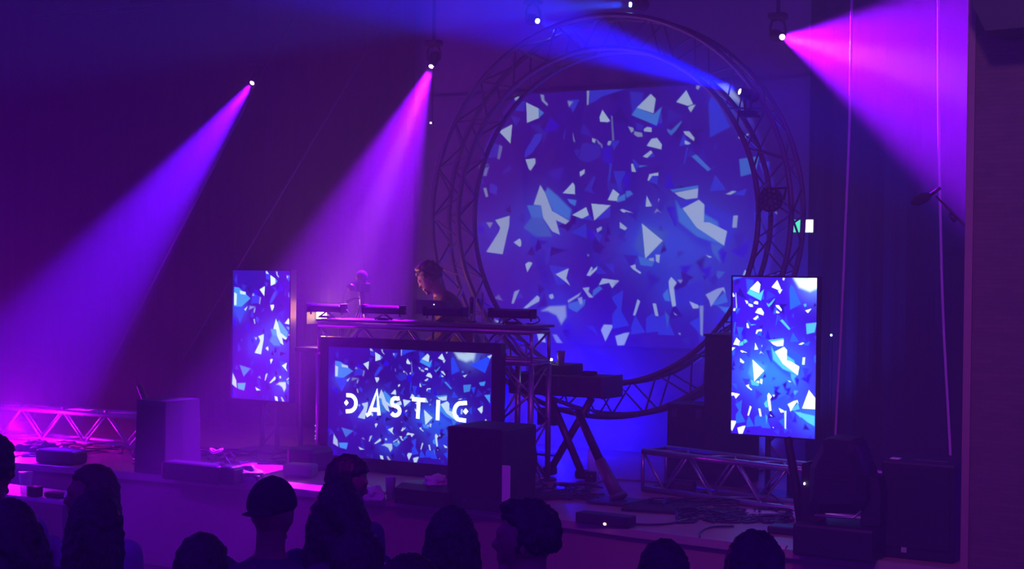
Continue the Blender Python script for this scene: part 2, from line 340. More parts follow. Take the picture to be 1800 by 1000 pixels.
# frame rectangle on the back wall
YS = YB-.03
tl, br = P(741,157,Y=YS), P(1425,611,Y=YS)
FX0, FX1 = tl.x, br.x; mid_top = P(1083,157,Y=YS).z; mid_bot = P(1083,607,Y=YS).z
def px2uv(x, y):
    p = P(x, y, Y=YS); return ((p.x-FX0)/(FX1-FX0), (mid_top-p.z)/(mid_top-mid_bot))
UV = [([px2uv(*q) for q in pts], col, soft) for pts, col, soft in SH]
def addUV(pts, col, soft): UV.append((pts, col, soft))
def T(u0, u1, x0, x1, y0, y1, items):
    for it in items:
        addUV([(u0+(u1-u0)*(it[i]-x0)/(x1-x0), (it[i+1]-y0)/(y1-y0)) for i in range(2, len(it), 2)], it[0], it[1])
T(.51,.88,22,525,20,965, [(w_(.5),8,470,10,540,10,540,90),(w_(.95),.8,485,680,522,725,522,790,447,790),
  (c_(.9),2,400,810,520,830,520,890,480,870),
  (b_(.9),1,50,850,70,820,108,890,50,905),(b_(.9),1,165,860,190,840,225,905,165,915)])
T(.035,.435,35,450,40,960, [(c_(.75),1,45,160,80,165,165,240,100,300,45,300),(w_(.8),2,45,200,65,210,62,290,45,290),(w_(.7),1,85,185,130,195,130,215,90,210),(b_(.9),1,45,300,130,310,90,420),
  (w_(.7),1,120,320,145,295,130,330),(w_(.6),2,40,780,65,830,70,885,35,860),(c_(.9),1,75,850,135,845,125,900,80,890),(w_(.7),1,205,870,245,890,215,895),(c_(.5),2,90,720,170,740,120,800),(w_(.8),1,345,925,365,930,370,960,350,955)])
def D2(items):
    for it in items:
        pts = []
        for i in range(2, len(it), 2):
            x = 700+it[i]*.22; y = 600+it[i+1]*.22; u = (x-577)/290; pts.append((u, (y-(608.8+.045*(x-579)))/(191+12*u)))
        addUV(pts, it[0], it[1])
D2([(b_(1.2),1,595,190,755,105,705,255),(w_(.7),8,470,90,630,95,620,140,560,165,500,140),(w_(.9),.8,650,540,690,515,690,560,680,578),(c_(1),1,700,430,745,425,745,495),(c_(.9),1,660,330,710,320,700,355,670,355),
  (c_(.7),1,540,350,600,345,590,400,545,410),(b_(1),1,600,370,635,365,620,420),(w_(.7),1,720,120,762,105,740,140),(w_(.7),1,690,655,715,620,735,655),(w_(.7),.8,535,275,570,265,550,290)])
random.seed(5)   # the many dim slivers between the bright shards
dim = []
for i in range(190):
    u, v = random.random(), random.random(); r = random.uniform(.012,.05); a = random.random()*6.3; pts = []
    for k in range(3): aa = a+k*2.1+random.uniform(-.5,.5); pts.append((u+r*math.cos(aa)*random.uniform(.4,1.1)*.6, v+r*math.sin(aa)*random.uniform(.5,1.3)))
    dim.append((pts, random.choice([b_(.35),Kc,b_(.25),Dc,mixc(BG,(0,0,.05),.6),mixc(BG,(0,0,.08),.5)]), random.choice([1,1,2,4])))
def glow(cx, cy, r, col): addGl.append((cx, cy, r, col))
addGl = []  # bloom halos of the bright shards, painted into the picture colours
glow(.72,.60,.17,(.0,.16,1.0)); glow(.60,.60,.11,(.0,.10,.9)); glow(.34,.52,.13,(.0,.10,.8)); glow(.20,.58,.09,(.0,.05,.5)); glow(.86,.86,.10,(.0,.12,.8)); glow(.68,.80,.08,(0,.06,.6)); glow(.87,.03,.10,(.1,.25,.6)); glow(.08,.30,.08,(0,.1,.5)); glow(.38,.86,.09,(0,.08,.7))
UV = dim+UV
def raster(nx, ny, u0=0, u1=1, contrast=1.0):
    us = np.linspace(u0, u1, nx); vs = np.linspace(0, 1, ny)
    img = np.empty((ny, nx, 3)); img[:] = BG
    UM, VM = np.meshgrid(us, vs)
    img *= (1+.25*np.sin(UM*9+2)*np.sin(VM*7))[..., None]
    for cx, cy, r_, col in addGl:
        gg = np.exp(-(((UM-cx)*1.5)**2+((VM-cy))**2)/(r_*r_))[..., None]; img = img+np.array(col)*gg*.55
    for pts, col, soft in UV:
        p = np.array(pts)*np.array([684., 452.]); pad = soft*3+2
        x0, x1 = (p[:,0].min()-pad)/684, (p[:,0].max()+pad)/684; y0, y1 = (p[:,1].min()-pad)/452, (p[:,1].max()+pad)/452
        i0, i1 = np.searchsorted(us, x0), np.searchsorted(us, x1); j0, j1 = np.searchsorted(vs, y0), np.searchsorted(vs, y1)
        if i1 <= i0 or j1 <= j0: continue
        X = UM[j0:j1, i0:i1]*684; Y = VM[j0:j1, i0:i1]*452
        d = np.full(X.shape, 1e9); inside = np.zeros(X.shape, bool); n = len(p)
        for k in range(n):
            ax, ay = p[k]; bx, by = p[(k+1)%n]; ex, ey = bx-ax, by-ay; L = ex*ex+ey*ey+1e-9
            t = np.clip(((X-ax)*ex+(Y-ay)*ey)/L, 0, 1); d = np.minimum(d, np.hypot(X-ax-t*ex, Y-ay-t*ey))
            cond = ((ay > Y) != (by > Y)); inside ^= cond & (X < (bx-ax)*(Y-ay)/((by-ay) if abs(by-ay) > 1e-9 else 1e-9)+ax)
        sd = np.where(inside, d, -d); a = np.clip(.5+sd/(2*soft), 0, 1)[..., None]; a = a*a*(3-2*a)
        img[j0:j1, i0:i1] = img[j0:j1, i0:i1]*(1-a)+np.array(col)*a
    return np.clip(img, 0, None)
def screenmat(name, strength, base=(.02,.02,.02), rough=.4):
    m = bpy.data.materials.new(name); m.use_nodes = True; nt = m.node_tree; b = nt.nodes['Principled BSDF']
    at = nt.nodes.new('ShaderNodeAttribute'); at.attribute_name = 'picture'
    b.inputs['Base Color'].default_value = (*base, 1); b.inputs['Roughness'].default_value = rough
    nt.links.new(at.outputs['Color'], b.inputs['Emission Color']); b.inputs['Emission Strength'].default_value = strength
    return m
def screen_mesh(name, nx, ny, X0, X1, Zt, Zb, Y, img, m, parent=None):
    xs = np.linspace(X0, X1, nx); zs = np.linspace(Zt, Zb, ny); XM, ZM = np.meshgrid(xs, zs)
    V = np.stack([XM, np.full(XM.shape, Y), ZM], -1).reshape(-1, 3)
    inv = np.array(rootm(parent).inverted()); V = V @ inv[:3, :3].T + inv[:3, 3]
    I = np.arange(nx*ny).reshape(ny, nx)
    Fc = np.stack([I[:-1,:-1], I[1:,:-1], I[1:,1:], I[:-1,1:]], -1).reshape(-1, 4)
    me = bpy.data.meshes.new(name); me.from_pydata(V.tolist(), [], Fc.tolist()); me.update()
    at = me.color_attributes.new('picture', 'FLOAT_COLOR', 'POINT')
    c4 = np.concatenate([img.reshape(-1, 3), np.ones((nx*ny, 1))], 1); at.data.foreach_set('color', c4.ravel())
    me.materials.append(m); return link(name, me, parent)
# back screen (round picture on a pale cloth)
pic = raster(560, 372)
ctr = P(1083,388,Y=YS); rad = (P(1342,388,Y=YS).x-P(822,388,Y=YS).x)/2
xs = np.linspace(FX0, FX1, 560); zs = np.linspace(mid_top, mid_bot, 372); XM, ZM = np.meshgrid(xs, zs)
msk = np.clip((rad*1.03-np.hypot(XM-ctr.x, (ZM-ctr.z)*.93))/.03, 0, 1)[..., None]
ps = thing('projection_screen', 'large pale screen showing blue and white shards inside the truss ring', 'screen', (ctr.x, YS, mid_bot))
screen_mesh('picture', 560, 372, FX0, FX1, mid_top, mid_bot, YS-.012, pic*msk, screenmat('projected_picture', .66, (.16,.16,.2), .9), ps)
obj('cloth', MB().bbox((FX0-.02,YS-.008,mid_bot-.02),(FX1+.02,YS+.02,mid_top+.02)), mat('screen_cloth', (.2,.2,.24), .9), ps)

# ------------------------------------------------------------------ trusses
def truss_straight(t, a, b, s, up, m, rc=.0245, rb=.010, n=None, s2=None):
    """four chords and the zigzag braces of a box truss as parts of t; a = centre line"""
    a = Vector(a); b = Vector(b); ax = (b-a).normalized(); up = Vector(up); up = (up-ax*up.dot(ax)).normalized(); sd = ax.cross(up)
    s2 = s2 or s; L = (b-a).length; n = n or max(2, int(round(L/(s*1.0))))
    co = [(1,1),(1,-1),(-1,-1),(-1,1)]
    def pt(k, q): return a+ax*(L*q)+up*(co[k][0]*s/2)+sd*(co[k][1]*s2/2)
    for k in range(4): obj('chord', MB().tube([pt(k,0), pt(k,1)], rc, 8), m, t, True)
    for k in range(4):
        k2 = (k+1)%4
        for i in range(n):
            p, q = (k, k2) if (i+k) % 2 == 0 else (k2, k)
            obj('brace', MB().tube([pt(p, i/n), pt(q, (i+1)/n)], rb, 6), m, t, True)
    for q in (0, 1):
        e = MB()
        for k in range(4): e.tube([pt(k, q), pt((k+1)%4, q)], rb*1.4, 6)
        obj('end_frame', e, m, t, True)
# ring
RY0, RY1 = 12.15, 12.44
rc_ = P(1085,380,Y=RY0); rc_.x = (P(1395,380,Y=RY0).x+P(757,380,Y=RY0).x)/2; Ro = (P(1395,380,Y=RY0).x-P(757,380,Y=RY0).x)/2-.02; Ri = Ro-.29
rt = thing('ring_truss', 'huge circular aluminium lattice truss standing around the round picture', 'truss', (rc_.x, RY0, rc_.z-Ro))
def rp(R, Y, a): return Vector((rc_.x+R*math.cos(a), Y, rc_.z+R*math.sin(a)))
for R in (Ro, Ri):
    for Y in (RY0, RY1):
        N = 96; mb = MB(); vs = []
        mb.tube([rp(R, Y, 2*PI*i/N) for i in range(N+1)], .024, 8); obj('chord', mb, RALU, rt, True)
nb = 24
for i in range(nb):
    a0, a1 = 2*PI*i/nb, 2*PI*(i+1)/nb; am = (a0+a1)/2
    for Y in (RY0, RY1):
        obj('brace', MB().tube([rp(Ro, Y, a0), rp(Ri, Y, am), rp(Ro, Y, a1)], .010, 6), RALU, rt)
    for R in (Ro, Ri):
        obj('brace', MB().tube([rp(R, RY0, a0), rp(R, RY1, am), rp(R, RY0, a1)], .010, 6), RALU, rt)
# ring feet
for xx in (-1.1, 1.1):
    b0 = Vector((rc_.x+xx, (RY0+RY1)/2, S)); zt = rc_.z-math.sqrt(Ro*Ro-xx*xx)+.02
    obj('support_leg', MB().box((b0.x,b0.y,(S+.02+zt)/2), (.08,.2,zt-S-.02)).box((b0.x,b0.y,S+.012),(.6,.6,.02)), DKALU, rt)
# ceiling truss carrying the lamps
ct = thing('ceiling_truss', 'dark straight lattice truss hung near the ceiling over the stage', 'truss', ((-14.5-2)/2, YL, 5.29))
truss_straight(ct, (-13.6,YL,5.42), (-3.1,YL,5.42), .26, (0,0,1), mat('black_truss_paint', (.05,.05,.06), .4, .3), .02, .008, n=22)
# floor trusses
ft = thing('floor_truss', 'aluminium lattice truss lying flat on the right of the stage floor', 'truss', P(1260,880,z=S))
a = P(1112,868,z=S)+Vector((0,0,.19)); b = P(1560,925,z=S)+Vector((0,0,.19))
a = Vector((P(1150,860,z=S).x, P(1150,860,z=S).y+.0, S+.17)); pb = P(1545,916,z=S)
truss_straight(ft, a, (pb.x, pb.y, S+.17), .29, (0,0,1), ALU, .0245, .010, n=9)
a = P(20,768,z=S)
ft2 = thing('floor_truss', 'lattice truss lying in the pink light at the far left of the stage', 'truss', a)
pb = P(285,792,z=S)
truss_straight(ft2, (a.x-.8,a.y-.05,S+.17), (pb.x, pb.y, S+.17), .28, (0,0,1), ALU, .024, .012, n=10)

# ------------------------------------------------------------------ moving head lamps
def moving_head(t, pos, dr, hang, s=1.0, lensmat=None, m=BLACK):
    """pos = lens centre, dr = beam direction; head, yoke, base as parts of t"""
    dr = dr.normalized(); q = Vector((0,0,1)).rotation_difference(dr).to_matrix(); c = pos-dr*.13*s
    hd = MB(); prof = [(.045,.125),(.062,.11),(.07,.05),(.085,-.02),(.085,-.10),(.06,-.15),(.0301,-.16)]
    tmp = MB(); lathe(tmp, (0,0,0), [(r*s, z*s) for r, z in prof], 20); tmp.v = [c+q @ v for v in tmp.v]; lh_ = obj('lamp_head', tmp, m, t, True)
    ln = MB(); lathe(ln, (0,0,0), [(.036*s,.124*s),(.036*s,.132*s),(.02*s,.138*s)], 18); ln.v = [c+q @ v for v in ln.v]
    obj('lens', ln, lensmat or BLACKG, lh_, True)
    sg = 1 if hang else -1
    ux = Vector((dr.y, -dr.x, 0)); ux = ux.normalized() if ux.length > .01 else Vector((1,0,0))
    yk = MB()
    for sd in (-1, 1):
        yk.tube([c+ux*sd*.11*s, c+ux*sd*.12*s+Vector((0,0,sg*.1*s)), c+ux*sd*.09*s+Vector((0,0,sg*.2*s)), c+ux*sd*.02*s+Vector((0,0,sg*.22*s))], .02*s, 8)
    obj('yoke', yk, m, t, True)
    obj('lamp_base', MB().rbox(c+Vector((0,0,sg*.27*s)), (.24*s,.2*s,.09*s), .015), m, t)
    return c
for s in SPOTS:
    lm = emis('lit_lens_'+s['k'], s['lens'], 60)
    t = thing('moving_head_lamp', s['label'], 'stage lamp', s['pos'])
    if s['hang']:
        c = moving_head(t, s['pos'], s['dir'], True, .62, lm)
        top_z = 5.3
        if c.z+.19 < top_z:
            obj('clamp', MB().tube([(c.x,c.y,c.z+.18),(c.x,c.y,top_z)], .018), BLACK, t)
    else:
        c = moving_head(t, s['pos'], s['dir'], False, .6, lm)
        obj('clamp', MB().tube([c+Vector((0,0,-.16)), c+Vector((0,.25,-.16))], .015), BLACK, t)
# unlit LED par on the ring
pc = P(1354,351,Y=12.02)
t = thing('par_lamp', 'round unlit lamp with a cluster of small lenses on the right of the ring', 'stage lamp', pc)
tmp = MB(); lathe(tmp, (0,0,0), [(.07,-.16),(.10,-.12),(.105,0),(.092,.0),(.088,-.01)], 24); q = Vector((0,0,1)).rotation_difference(Vector((.35,-.93,-.1))).to_matrix()
tmp.v = [pc+q @ v for v in tmp.v]; hsg = obj('housing', tmp, BLACKG, t, True)
for rr, nn in ((0,1),(.04,6),(.074,12)):
    for k in range(nn):
        a = 2*PI*k/nn; obj('lens', MB().ell(pc+q @ Vector((rr*math.cos(a), rr*math.sin(a), -.002)), (.014,.014,.014), 10, 8), mat('dull_lens', (.08,.08,.1), .15) if k == 0 and rr == 0 else bpy.data.materials['dull_lens'], hsg, True)
obj('bracket', MB().tube([pc+Vector((-.11,.02,0)), pc+Vector((-.10,.1,.1)), pc+Vector((0,.14,.1)), pc+Vector((.1,.1,.1)), pc+Vector((.11,.02,0))], .01), BLACK, t, True)

# ------------------------------------------------------------------ screens
def tv(t, x0, x1, ztop, zbot, Y, bez, bezb, nx, ny, u0, u1, strength, key):
    img = raster(nx, ny, u0, u1)
    pic_ = screen_mesh('picture', nx, ny, x0, x1, ztop, zbot, Y-.003, img, screenmat('lit_picture_'+key, strength), t)
    fr = MB(); d = .07
    fr.bbox((x0-bez,Y-.012,ztop),(x1+bez,Y+d,ztop+bez)).bbox((x0-bez,Y-.012,zbot-bezb),(x1+bez,Y+d,zbot))
    fr.bbox((x0-bez,Y-.012,zbot),(x0,Y+d,ztop)).bbox((x1,Y-.012,zbot),(x1+bez,Y+d,ztop))
    obj('bezel', fr, BLACKG, t); obj('back_cover', MB().bbox((x0,Y+.002,zbot),(x1,Y+d,ztop)), BLACK, t)
    return pic_
def mount(t, x, Y, ztop):
    obj('stand_pole', MB().tube([(x-.09,Y,S+.02),(x-.09,Y,ztop)], .024).tube([(x+.09,Y,S+.02),(x+.09,Y,ztop)], .024), DKALU, t, True)
    k = 0; z = S+.05; zz = MB()
    while z+.18 < ztop:
        zz.tube([(x-.09+(.18 if k%2 else 0),Y,z),(x+.09-(.18 if k%2 else 0),Y,z+.18)], .009, 6); z += .18; k += 1
    obj('pole_bracing', zz, DKALU, t); obj('stand_base', MB().box((x,Y,S+.012),(.5,.5,.02)), DKALU, t)
YT = 11.1
for key, q0, q1, q2, q3, u0, u1, lab, st in (
  ('left', (410,474), (511,477), (410,702), (510,704), .035, .435, 'tall upright screen of blue shards left of the DJ booth', 2.1),
  ('right', (1289,486), (1437,489), (1289,765), (1438,768), .51, .88, 'tall upright screen of blue and white shards right of the ring', 3.8)):
    X0, X1 = P(*q0,Y=YT).x, P(*q1,Y=YT).x; zt = (P(*q0,Y=YT).z+P(*q1,Y=YT).z)/2; zb = (P(*q2,Y=YT).z+P(*q3,Y=YT).z)/2
    t = thing('screen_panel', lab, 'screen', ((X0+X1)/2, YT+.1, S))
    tv(t, X0, X1, zt, zb, YT, .012, .012, 180, 330, u0, u1, st, key); mount(t, (X0+X1)/2, YT+.14, zt-.2)
    for o in list(t.children): pass
# booth screen
YD = 10.6
X0, X1 = P(577,700,Y=YD).x, P(865,700,Y=YD).x; zt = P(722,615,Y=YD).z; zb = P(722,812,Y=YD).z
t = thing('booth_screen', 'wide screen with a white word over blue shards on the DJ booth front', 'screen', ((X0+X1)/2, YD, zb-.2))
bpic = tv(t, X0, X1, zt, zb, YD, .082, .20, 420, 240, 0, 1, 1.35, 'booth')
BX0, BX1, BZT = X0-.082, X1+.082, zt+.082
# lettering (in units of the zoomed view, mapped on the screen)
def dp(x, y):
    px = 550+x*.32; py = 580+y*.32; u = (px-576)/(866-576); yt = 608.8+.045*(px-579); yb = 800+.087*(px-570)
    return (X0+(X1-X0)*u, zt-(zt-zb)*(py-yt)/(yb-yt))
def stroke(mb, pts, wd):
    pts = [Vector((p[0], p[1])) for p in pts]; L = []; Rr = []
    for i, p in enumerate(pts):
        tt = (pts[min(i+1,len(pts)-1)]-pts[max(i-1,0)]).normalized(); nn = Vector((-tt.y, tt.x)); L.append(p+nn*wd/2); Rr.append(p-nn*wd/2)
    for i in range(len(pts)-1):
        q = [L[i], L[i+1], Rr[i+1], Rr[i]]
        mb.prism([(v.x, YD-.008, v.y) for v in q], (0,.003,0))
LW = .034
def arc(cx, cy, rx, ry, a0, a1, n=14): return [(cx+rx*math.cos(math.radians(a0+(a1-a0)*i/n)), cy+ry*math.sin(math.radians(a0+(a1-a0)*i/n))) for i in range(n+1)]
def lines(mb, *polys):
    for pl in polys: stroke(mb, [dp(*p) for p in pl], LW)
def diamond(mb, x, y, r): mb.prism([(v[0], YD-.008, v[1]) for v in (dp(x-r,y),dp(x,y-r*1.25),dp(x+r,y),dp(x,y+r*1.25))], (0,.003,0))
LET = emis('white_letter_light', (.80,1.0,1.0), 2.6)
LT = [MB() for _ in range(6)]
lines(LT[0], [(190,360)]+arc(208,405,38,44,-90,90)+[(188,450)]); diamond(LT[0],190,402,13)
lines(LT[1], [(306,472),(322,464),(366,334),(378,472)], [(330,440),(372,442)])
lines(LT[2], [(492,378)]+arc(470,398,20,21,-60,-250,10)+arc(470,447,24,25,-75,150,12))
lines(LT[3], [(562,382),(634,388)], [(599,386),(594,490)])
lines(LT[4], [(705,387),(702,498)])
lines(LT[5], [(858,402)]+arc(832,450,40,48,-110,-250)+[(854,500)]); diamond(LT[5],852,449,14)
for k, mb in enumerate(LT): obj('letter', mb, LET, bpic)

# ------------------------------------------------------------------ DJ booth truss
zT = P(900,583,Y=YD+.1).z; YA, YBk = YD+.10, YD+.39
bt = thing('booth_truss', 'aluminium box truss frame carrying the DJ table and its screen', 'truss', ((BX0+BX1)/2, (YA+YBk)/2, S))
xL = P(560,700,Y=YA+.0).x; xR = P(933,700,Y=YA).x
yc = (YA+YBk)/2
truss_straight(bt, (xL, yc, zT-.12), (xR, yc, zT-.12), .24, (0,0,1), ALU, .0245, .010, n=9, s2=.29)
truss_straight(bt, (xR-.145, yc, S+.02), (xR-.145, yc, zT-.26), .29, (1,0,0), ALU, .0245, .010, n=4)
truss_straight(bt, (xL+.145, yc, S+.02), (xL+.145, yc, zT-.26), .29, (1,0,0), ALU, .0245, .010, n=4)
for fx in (xR-.145, xL+.145): obj('foot_plate', MB().box((fx,yc,S+.008),(.4,.4,.012)), DKALU, bt)
tabz = zT+.03
o = single('booth_shelf', MB().rbox(((xL+xR)/2,yc+.02,tabz+.012),(xR-xL+.02,.40,.022),.004), mat('shelf_board', (.10,.05,.08), .35), 'narrow dark board lying along the top of the booth truss', 'shelf')
TZ = tabz+.024
# DJ table behind with decks
tx0, tx1 = P(548,560,Y=11.27).x, P(866,560,Y=11.27).x; tcx = (tx0+tx1)/2
dt = thing('dj_table', 'dark table behind the booth screen where the DJ works', 'table', (tcx, 11.27, S))
obj('tabletop', MB().rbox((tcx,11.27,S+.98),(tx1-tx0,.5,.04),.008), BLACK, dt)
for sx in (tx0+.05,tx1-.05):
    for sy in (-.21,.21): obj('leg', MB().tube([(sx,11.27+sy,S),(sx,11.27+sy,S+.97)], .02), DKALU, dt)
# LED bars on the shelf
def led_bar(x0, x1, ytop, ybot, label, tilt=0, yoff=0, mm=BLACKG):
    Y = yc-.05+yoff; A = P(x0,(ytop+ybot)/2,Y=Y); B = P(x1,(ytop+ybot)/2,Y=Y); zc = P((x0+x1)/2, ytop+(ybot-ytop)*.33, Y=Y).z
    zc = max(zc, TZ+.09); cx = (A.x+B.x)/2; L = B.x-A.x
    t = thing('light_bar', label, 'stage lamp', (cx, Y, TZ), 0, 'light bars along the booth top')
    obj('housing', MB().rbox((cx,Y,zc),(L,.09,.065),.02, Matrix.Rotation(.25,3,'X')), mm, t)
    ends = MB()
    for sx in (-1,1): obj('end_cap', MB().rbox((cx+sx*(L/2+.006),Y,zc),(.014,.10,.08),.004), BLACK, t)
    br_ = MB()
    for sx in (-1,1): br_.tube([(cx+sx*(L/2-.01),Y,zc),(cx+sx*(L/2-.01),Y-.01,TZ+.03)], .008, 6)
    br_.tube([(cx-.09,Y,TZ+.006),(cx,Y,zc-.03),(cx+.09,Y,TZ+.006)], .009, 6)
    obj('bracket', br_, BLACK, t); obj('foot', MB().rbox((cx,Y,TZ+.012),(.10,.07,.022),.006), BLACK, t)
    obj('power_lead', MB().tube(smoothpath([(cx+L/2,Y+.03,zc),(cx+L/2+.05,Y+.03,zc-.05),(cx+L/2-.02,Y+.05,TZ+.01),(cx+.1,Y+.06,TZ+.01)]), .005, 5), CABLE, t, True)
led_bar(546,603,535,562,'leftmost black light bar on the booth top, against the warm lamp')
led_bar(643,706,538,568,'black light bar on the booth top, just right of the camera tripod')
led_bar(750,816,541,572,'black light bar on the booth top, in front of the small monitor',)
led_bar(865,936,546,574,'rightmost black light bar, alone at the right end of the booth top')
# monitor/laptop
Y = 11.1; A, B = P(731,537,Y=Y), P(785,540,Y=Y); z0 = P(757,552,Y=Y).z; z1 = P(757,528,Y=Y).z
t = thing('monitor', 'small dark monitor facing the DJ behind the third light bar', 'monitor', ((A.x+B.x)/2, Y, TZ-.03))
obj('monitor_shell', MB().prism([(A.x,Y,z0),(B.x,Y,z0+.01),(B.x,Y,z1-.02),(B.x-.08,Y,z1),(A.x,Y,z1+.005)], (0,.05,0)), BLACKG, t)
obj('monitor_stand', MB().tube([((A.x+B.x)/2,Y+.03,z0),((A.x+B.x)/2,Y+.03,S+1.0)], .012), BLACK, t)
obj('indicator', MB().ell(((A.x+B.x)/2+.03,Y-.002,z1-.035),(.005,.003,.005),8,6), emis('white_indicator',(.9,.8,1),6), t)
# video camera on tripod
Y = 11.28; c = P(634,505,Y=Y); tz = S+1.0
t = thing('tripod_camera', 'video camera on a small tripod with a pan handle, behind the booth', 'camera', (c.x, Y, tz))
obj('camera_body', MB().rbox(c,(.12,.16,.085),.015).rbox(c+Vector((0,.02,.05)),(.07,.08,.03),.01), BLACKG, t)
mb = MB(); mb.ell(c+Vector((.01,.0,.10)),(.055,.06,.055),16,10); obj('microphone_muff', mb, CLOTHB, t, True)
mb = MB(); lathe(mb,(0,0,0),[(.03,0),(.035,.07),(.03,.08)],16); mb.v=[c+Vector((-.01,-.08,0))+Matrix.Rotation(PI/2,3,'X') @ v for v in mb.v]; obj('camera_lens', mb, BLACKG, t, True)
pt_ = c+Vector((.015,0,-.10)); obj('tripod_head', MB().tube([c+Vector((.01,0,-.04)), pt_, pt_+Vector((0,0,-.06))], [.028,.024,.02]), BLACK, t, True)
obj('pan_handle', MB().tube([pt_, P(622,525,Y=Y-.05), P(608,531,Y=Y-.1)], [.008,.009,.014]), BLACK, t, True)
for k, (dx, dy) in enumerate(((-.13,-.1),(.03,-.14),(.02,.14))):
    obj('leg', MB().tube([pt_+Vector((0,0,-.04)), (pt_.x+dx, Y+dy, tz+.005)], [.012,.009]), BLACK, t, True)
obj('cable', MB().tube(smoothpath([c+Vector((-.05,0,.0)), c+Vector((-.16,0,-.02)), c+Vector((-.2,0,-.12)), c+Vector((-.19,0,-.25))]), .004, 5), CABLE, t, True)
# warm work lamp
c = P(565,556,Y=11.42)
t = thing('work_lamp', 'glowing warm work lamp behind the left end of the booth', 'lamp', (c.x, c.y, tz))
obj('lamp_face', MB().rbox(c,(.11,.02,.085),.012), emis('warm_lamp_glow',(1,.62,.25),22), t)
obj('lamp_housing', MB().rbox(c+Vector((0,.035,0)),(.13,.045,.11),.01), BLACK, t)
obj('added_shield', MB().bbox((c.x-.075,c.y-.13,c.z-.07),(c.x-.068,c.y+.03,c.z+.09)), BLACK, t)  # added plate that keeps the warm light off the left screen
obj('lamp_stand', MB().tube([c+Vector((0,.03,-.05)),(c.x,c.y+.03,tz)], .01), BLACK, t)
# microphone on a short stand and poles
Y = yc+.1; b = P(827,572,Y=Y); b.z = TZ; tp = P(829,524,Y=Y)
t = thing('microphone', 'microphone on a slim upright stand at the booth top beside the bright rods', 'microphone', b)
obj('stand_pole', MB().tube([(b.x,Y,TZ+.01), tp+Vector((0,0,-.12))], .008), ALU, t, True)
obj('microphone_body', MB().tube([tp+Vector((0,0,-.13)), tp+Vector((0,0,-.03))], [.017,.02]), BLACKG, t, True)
obj('microphone_grille', MB().ell(tp+Vector((0,0,-.015)),(.024,.024,.028)), DKALU, t, True)
obj('stand_foot', MB().tube([(b.x,Y,TZ),(b.x,Y,TZ+.014)], .045, 16), BLACK, t)
for (xx, y0, y1, lab) in ((840,518,533,'short tilted bright rod left of the two at the booth end'),(848,514,566,'tall bright upright rod standing behind the booth top')):
    A = P(xx,y0,Y=11.05); B_ = P(xx-(6 if xx == 840 else 0),y1,Y=11.05); base = Vector((B_.x, 11.05, S))
    single('metal_rod', MB().tube([base, B_, A], .009), ALU, lab, 'rod', base, smooth=True)

# ------------------------------------------------------------------ keyboard desk right of booth
Y = 11.2
A, B = P(945,690,Y=Y), P(1057,696,Y=Y); zt_, zb_ = P(1000,660,Y=Y).z, P(1000,697,Y=Y).z
t = thing('equipment_desk', 'long equipment case on crossed folding legs right of the booth', 'desk', ((A.x+B.x)/2, Y+.15, S))
obj('case', MB().rbox(((A.x+B.x)/2-.12,Y+.15,(zt_+zb_)/2),(B.x-A.x+.3,.36,zt_-zb_),.012), CARD, t)
obj('case_trim', MB().rbox((B.x+.02,Y+.15,(zt_+zb_)/2),(.02,.37,zt_-zb_+.01),.004), DKALU, t); obj('strap', MB().tube([(P(985,665,Y=Y).x,Y-.035,zt_),(P(985,665,Y=Y).x,Y-.035,zb_)],.006), DKALU, t)
for k, (q0, q1) in enumerate((((968,700),(1024,842)),((1040,700),(966,836)))):
    p0 = P(*q0,Y=Y+.05*k); p1 = P(*q1,Y=Y+.05*k); p1.z = max(p1.z, S+.04)
    d_ = (p1-p0).normalized(); lg_ = obj('crossed_leg', MB().tube([p0, p1], .032, 10), DKALU, t, True)
    obj('rubber_foot', MB().rbox(p1-d_*.01,(.10,.10,.075),.02), BLACK, lg_)
ct_ = P(990,644,Y=Y+.1)
t = thing('mixer', 'low mixing desk with a bright white light on the case right of the booth', 'mixer', (P(965,650,Y=Y+.1).x, Y+.1, zt_))
xa, xb = P(945,650,Y=Y+.1).x, P(1008,650,Y=Y+.1).x
mxb = obj('mixer_body', MB().rbox(((xa+xb)/2,Y+.15,zt_+.045),(xb-xa,.26,.085),.012), BLACK, t)
for k in range(6): obj('knob', MB().tube([(xa+.04+k*.04,Y+.08,zt_+.088),(xa+.04+k*.04,Y+.08,zt_+.105)], .009, 8), DKALU, mxb, True)
obj('indicator_light', MB().ell(P(969,632,Y=Y+.02),(.011,.011,.011),10,8), emis('bright_white_led',(.85,.95,1),35), t)
pcup = P(986,640,Y=Y+.03); mb = MB(); lathe(mb,(pcup.x,Y+.03,zt_+.09),[(.026,0),(.034,.10),(.036,.11)],16)
single('drink_cup', mb, mat('cloudy_cup',(.3,.28,.3),.5), 'small cloudy cup standing on the mixing desk', 'cup', smooth=True)
mb = MB().rbox((P(1035,655,Y=Y+.1).x,Y+.1,zt_+.02),(.12,.1,.035),.012)
single('cable_pouch', mb, CLOTHB, 'small dark pouch at the right end of the equipment case', 'pouch')
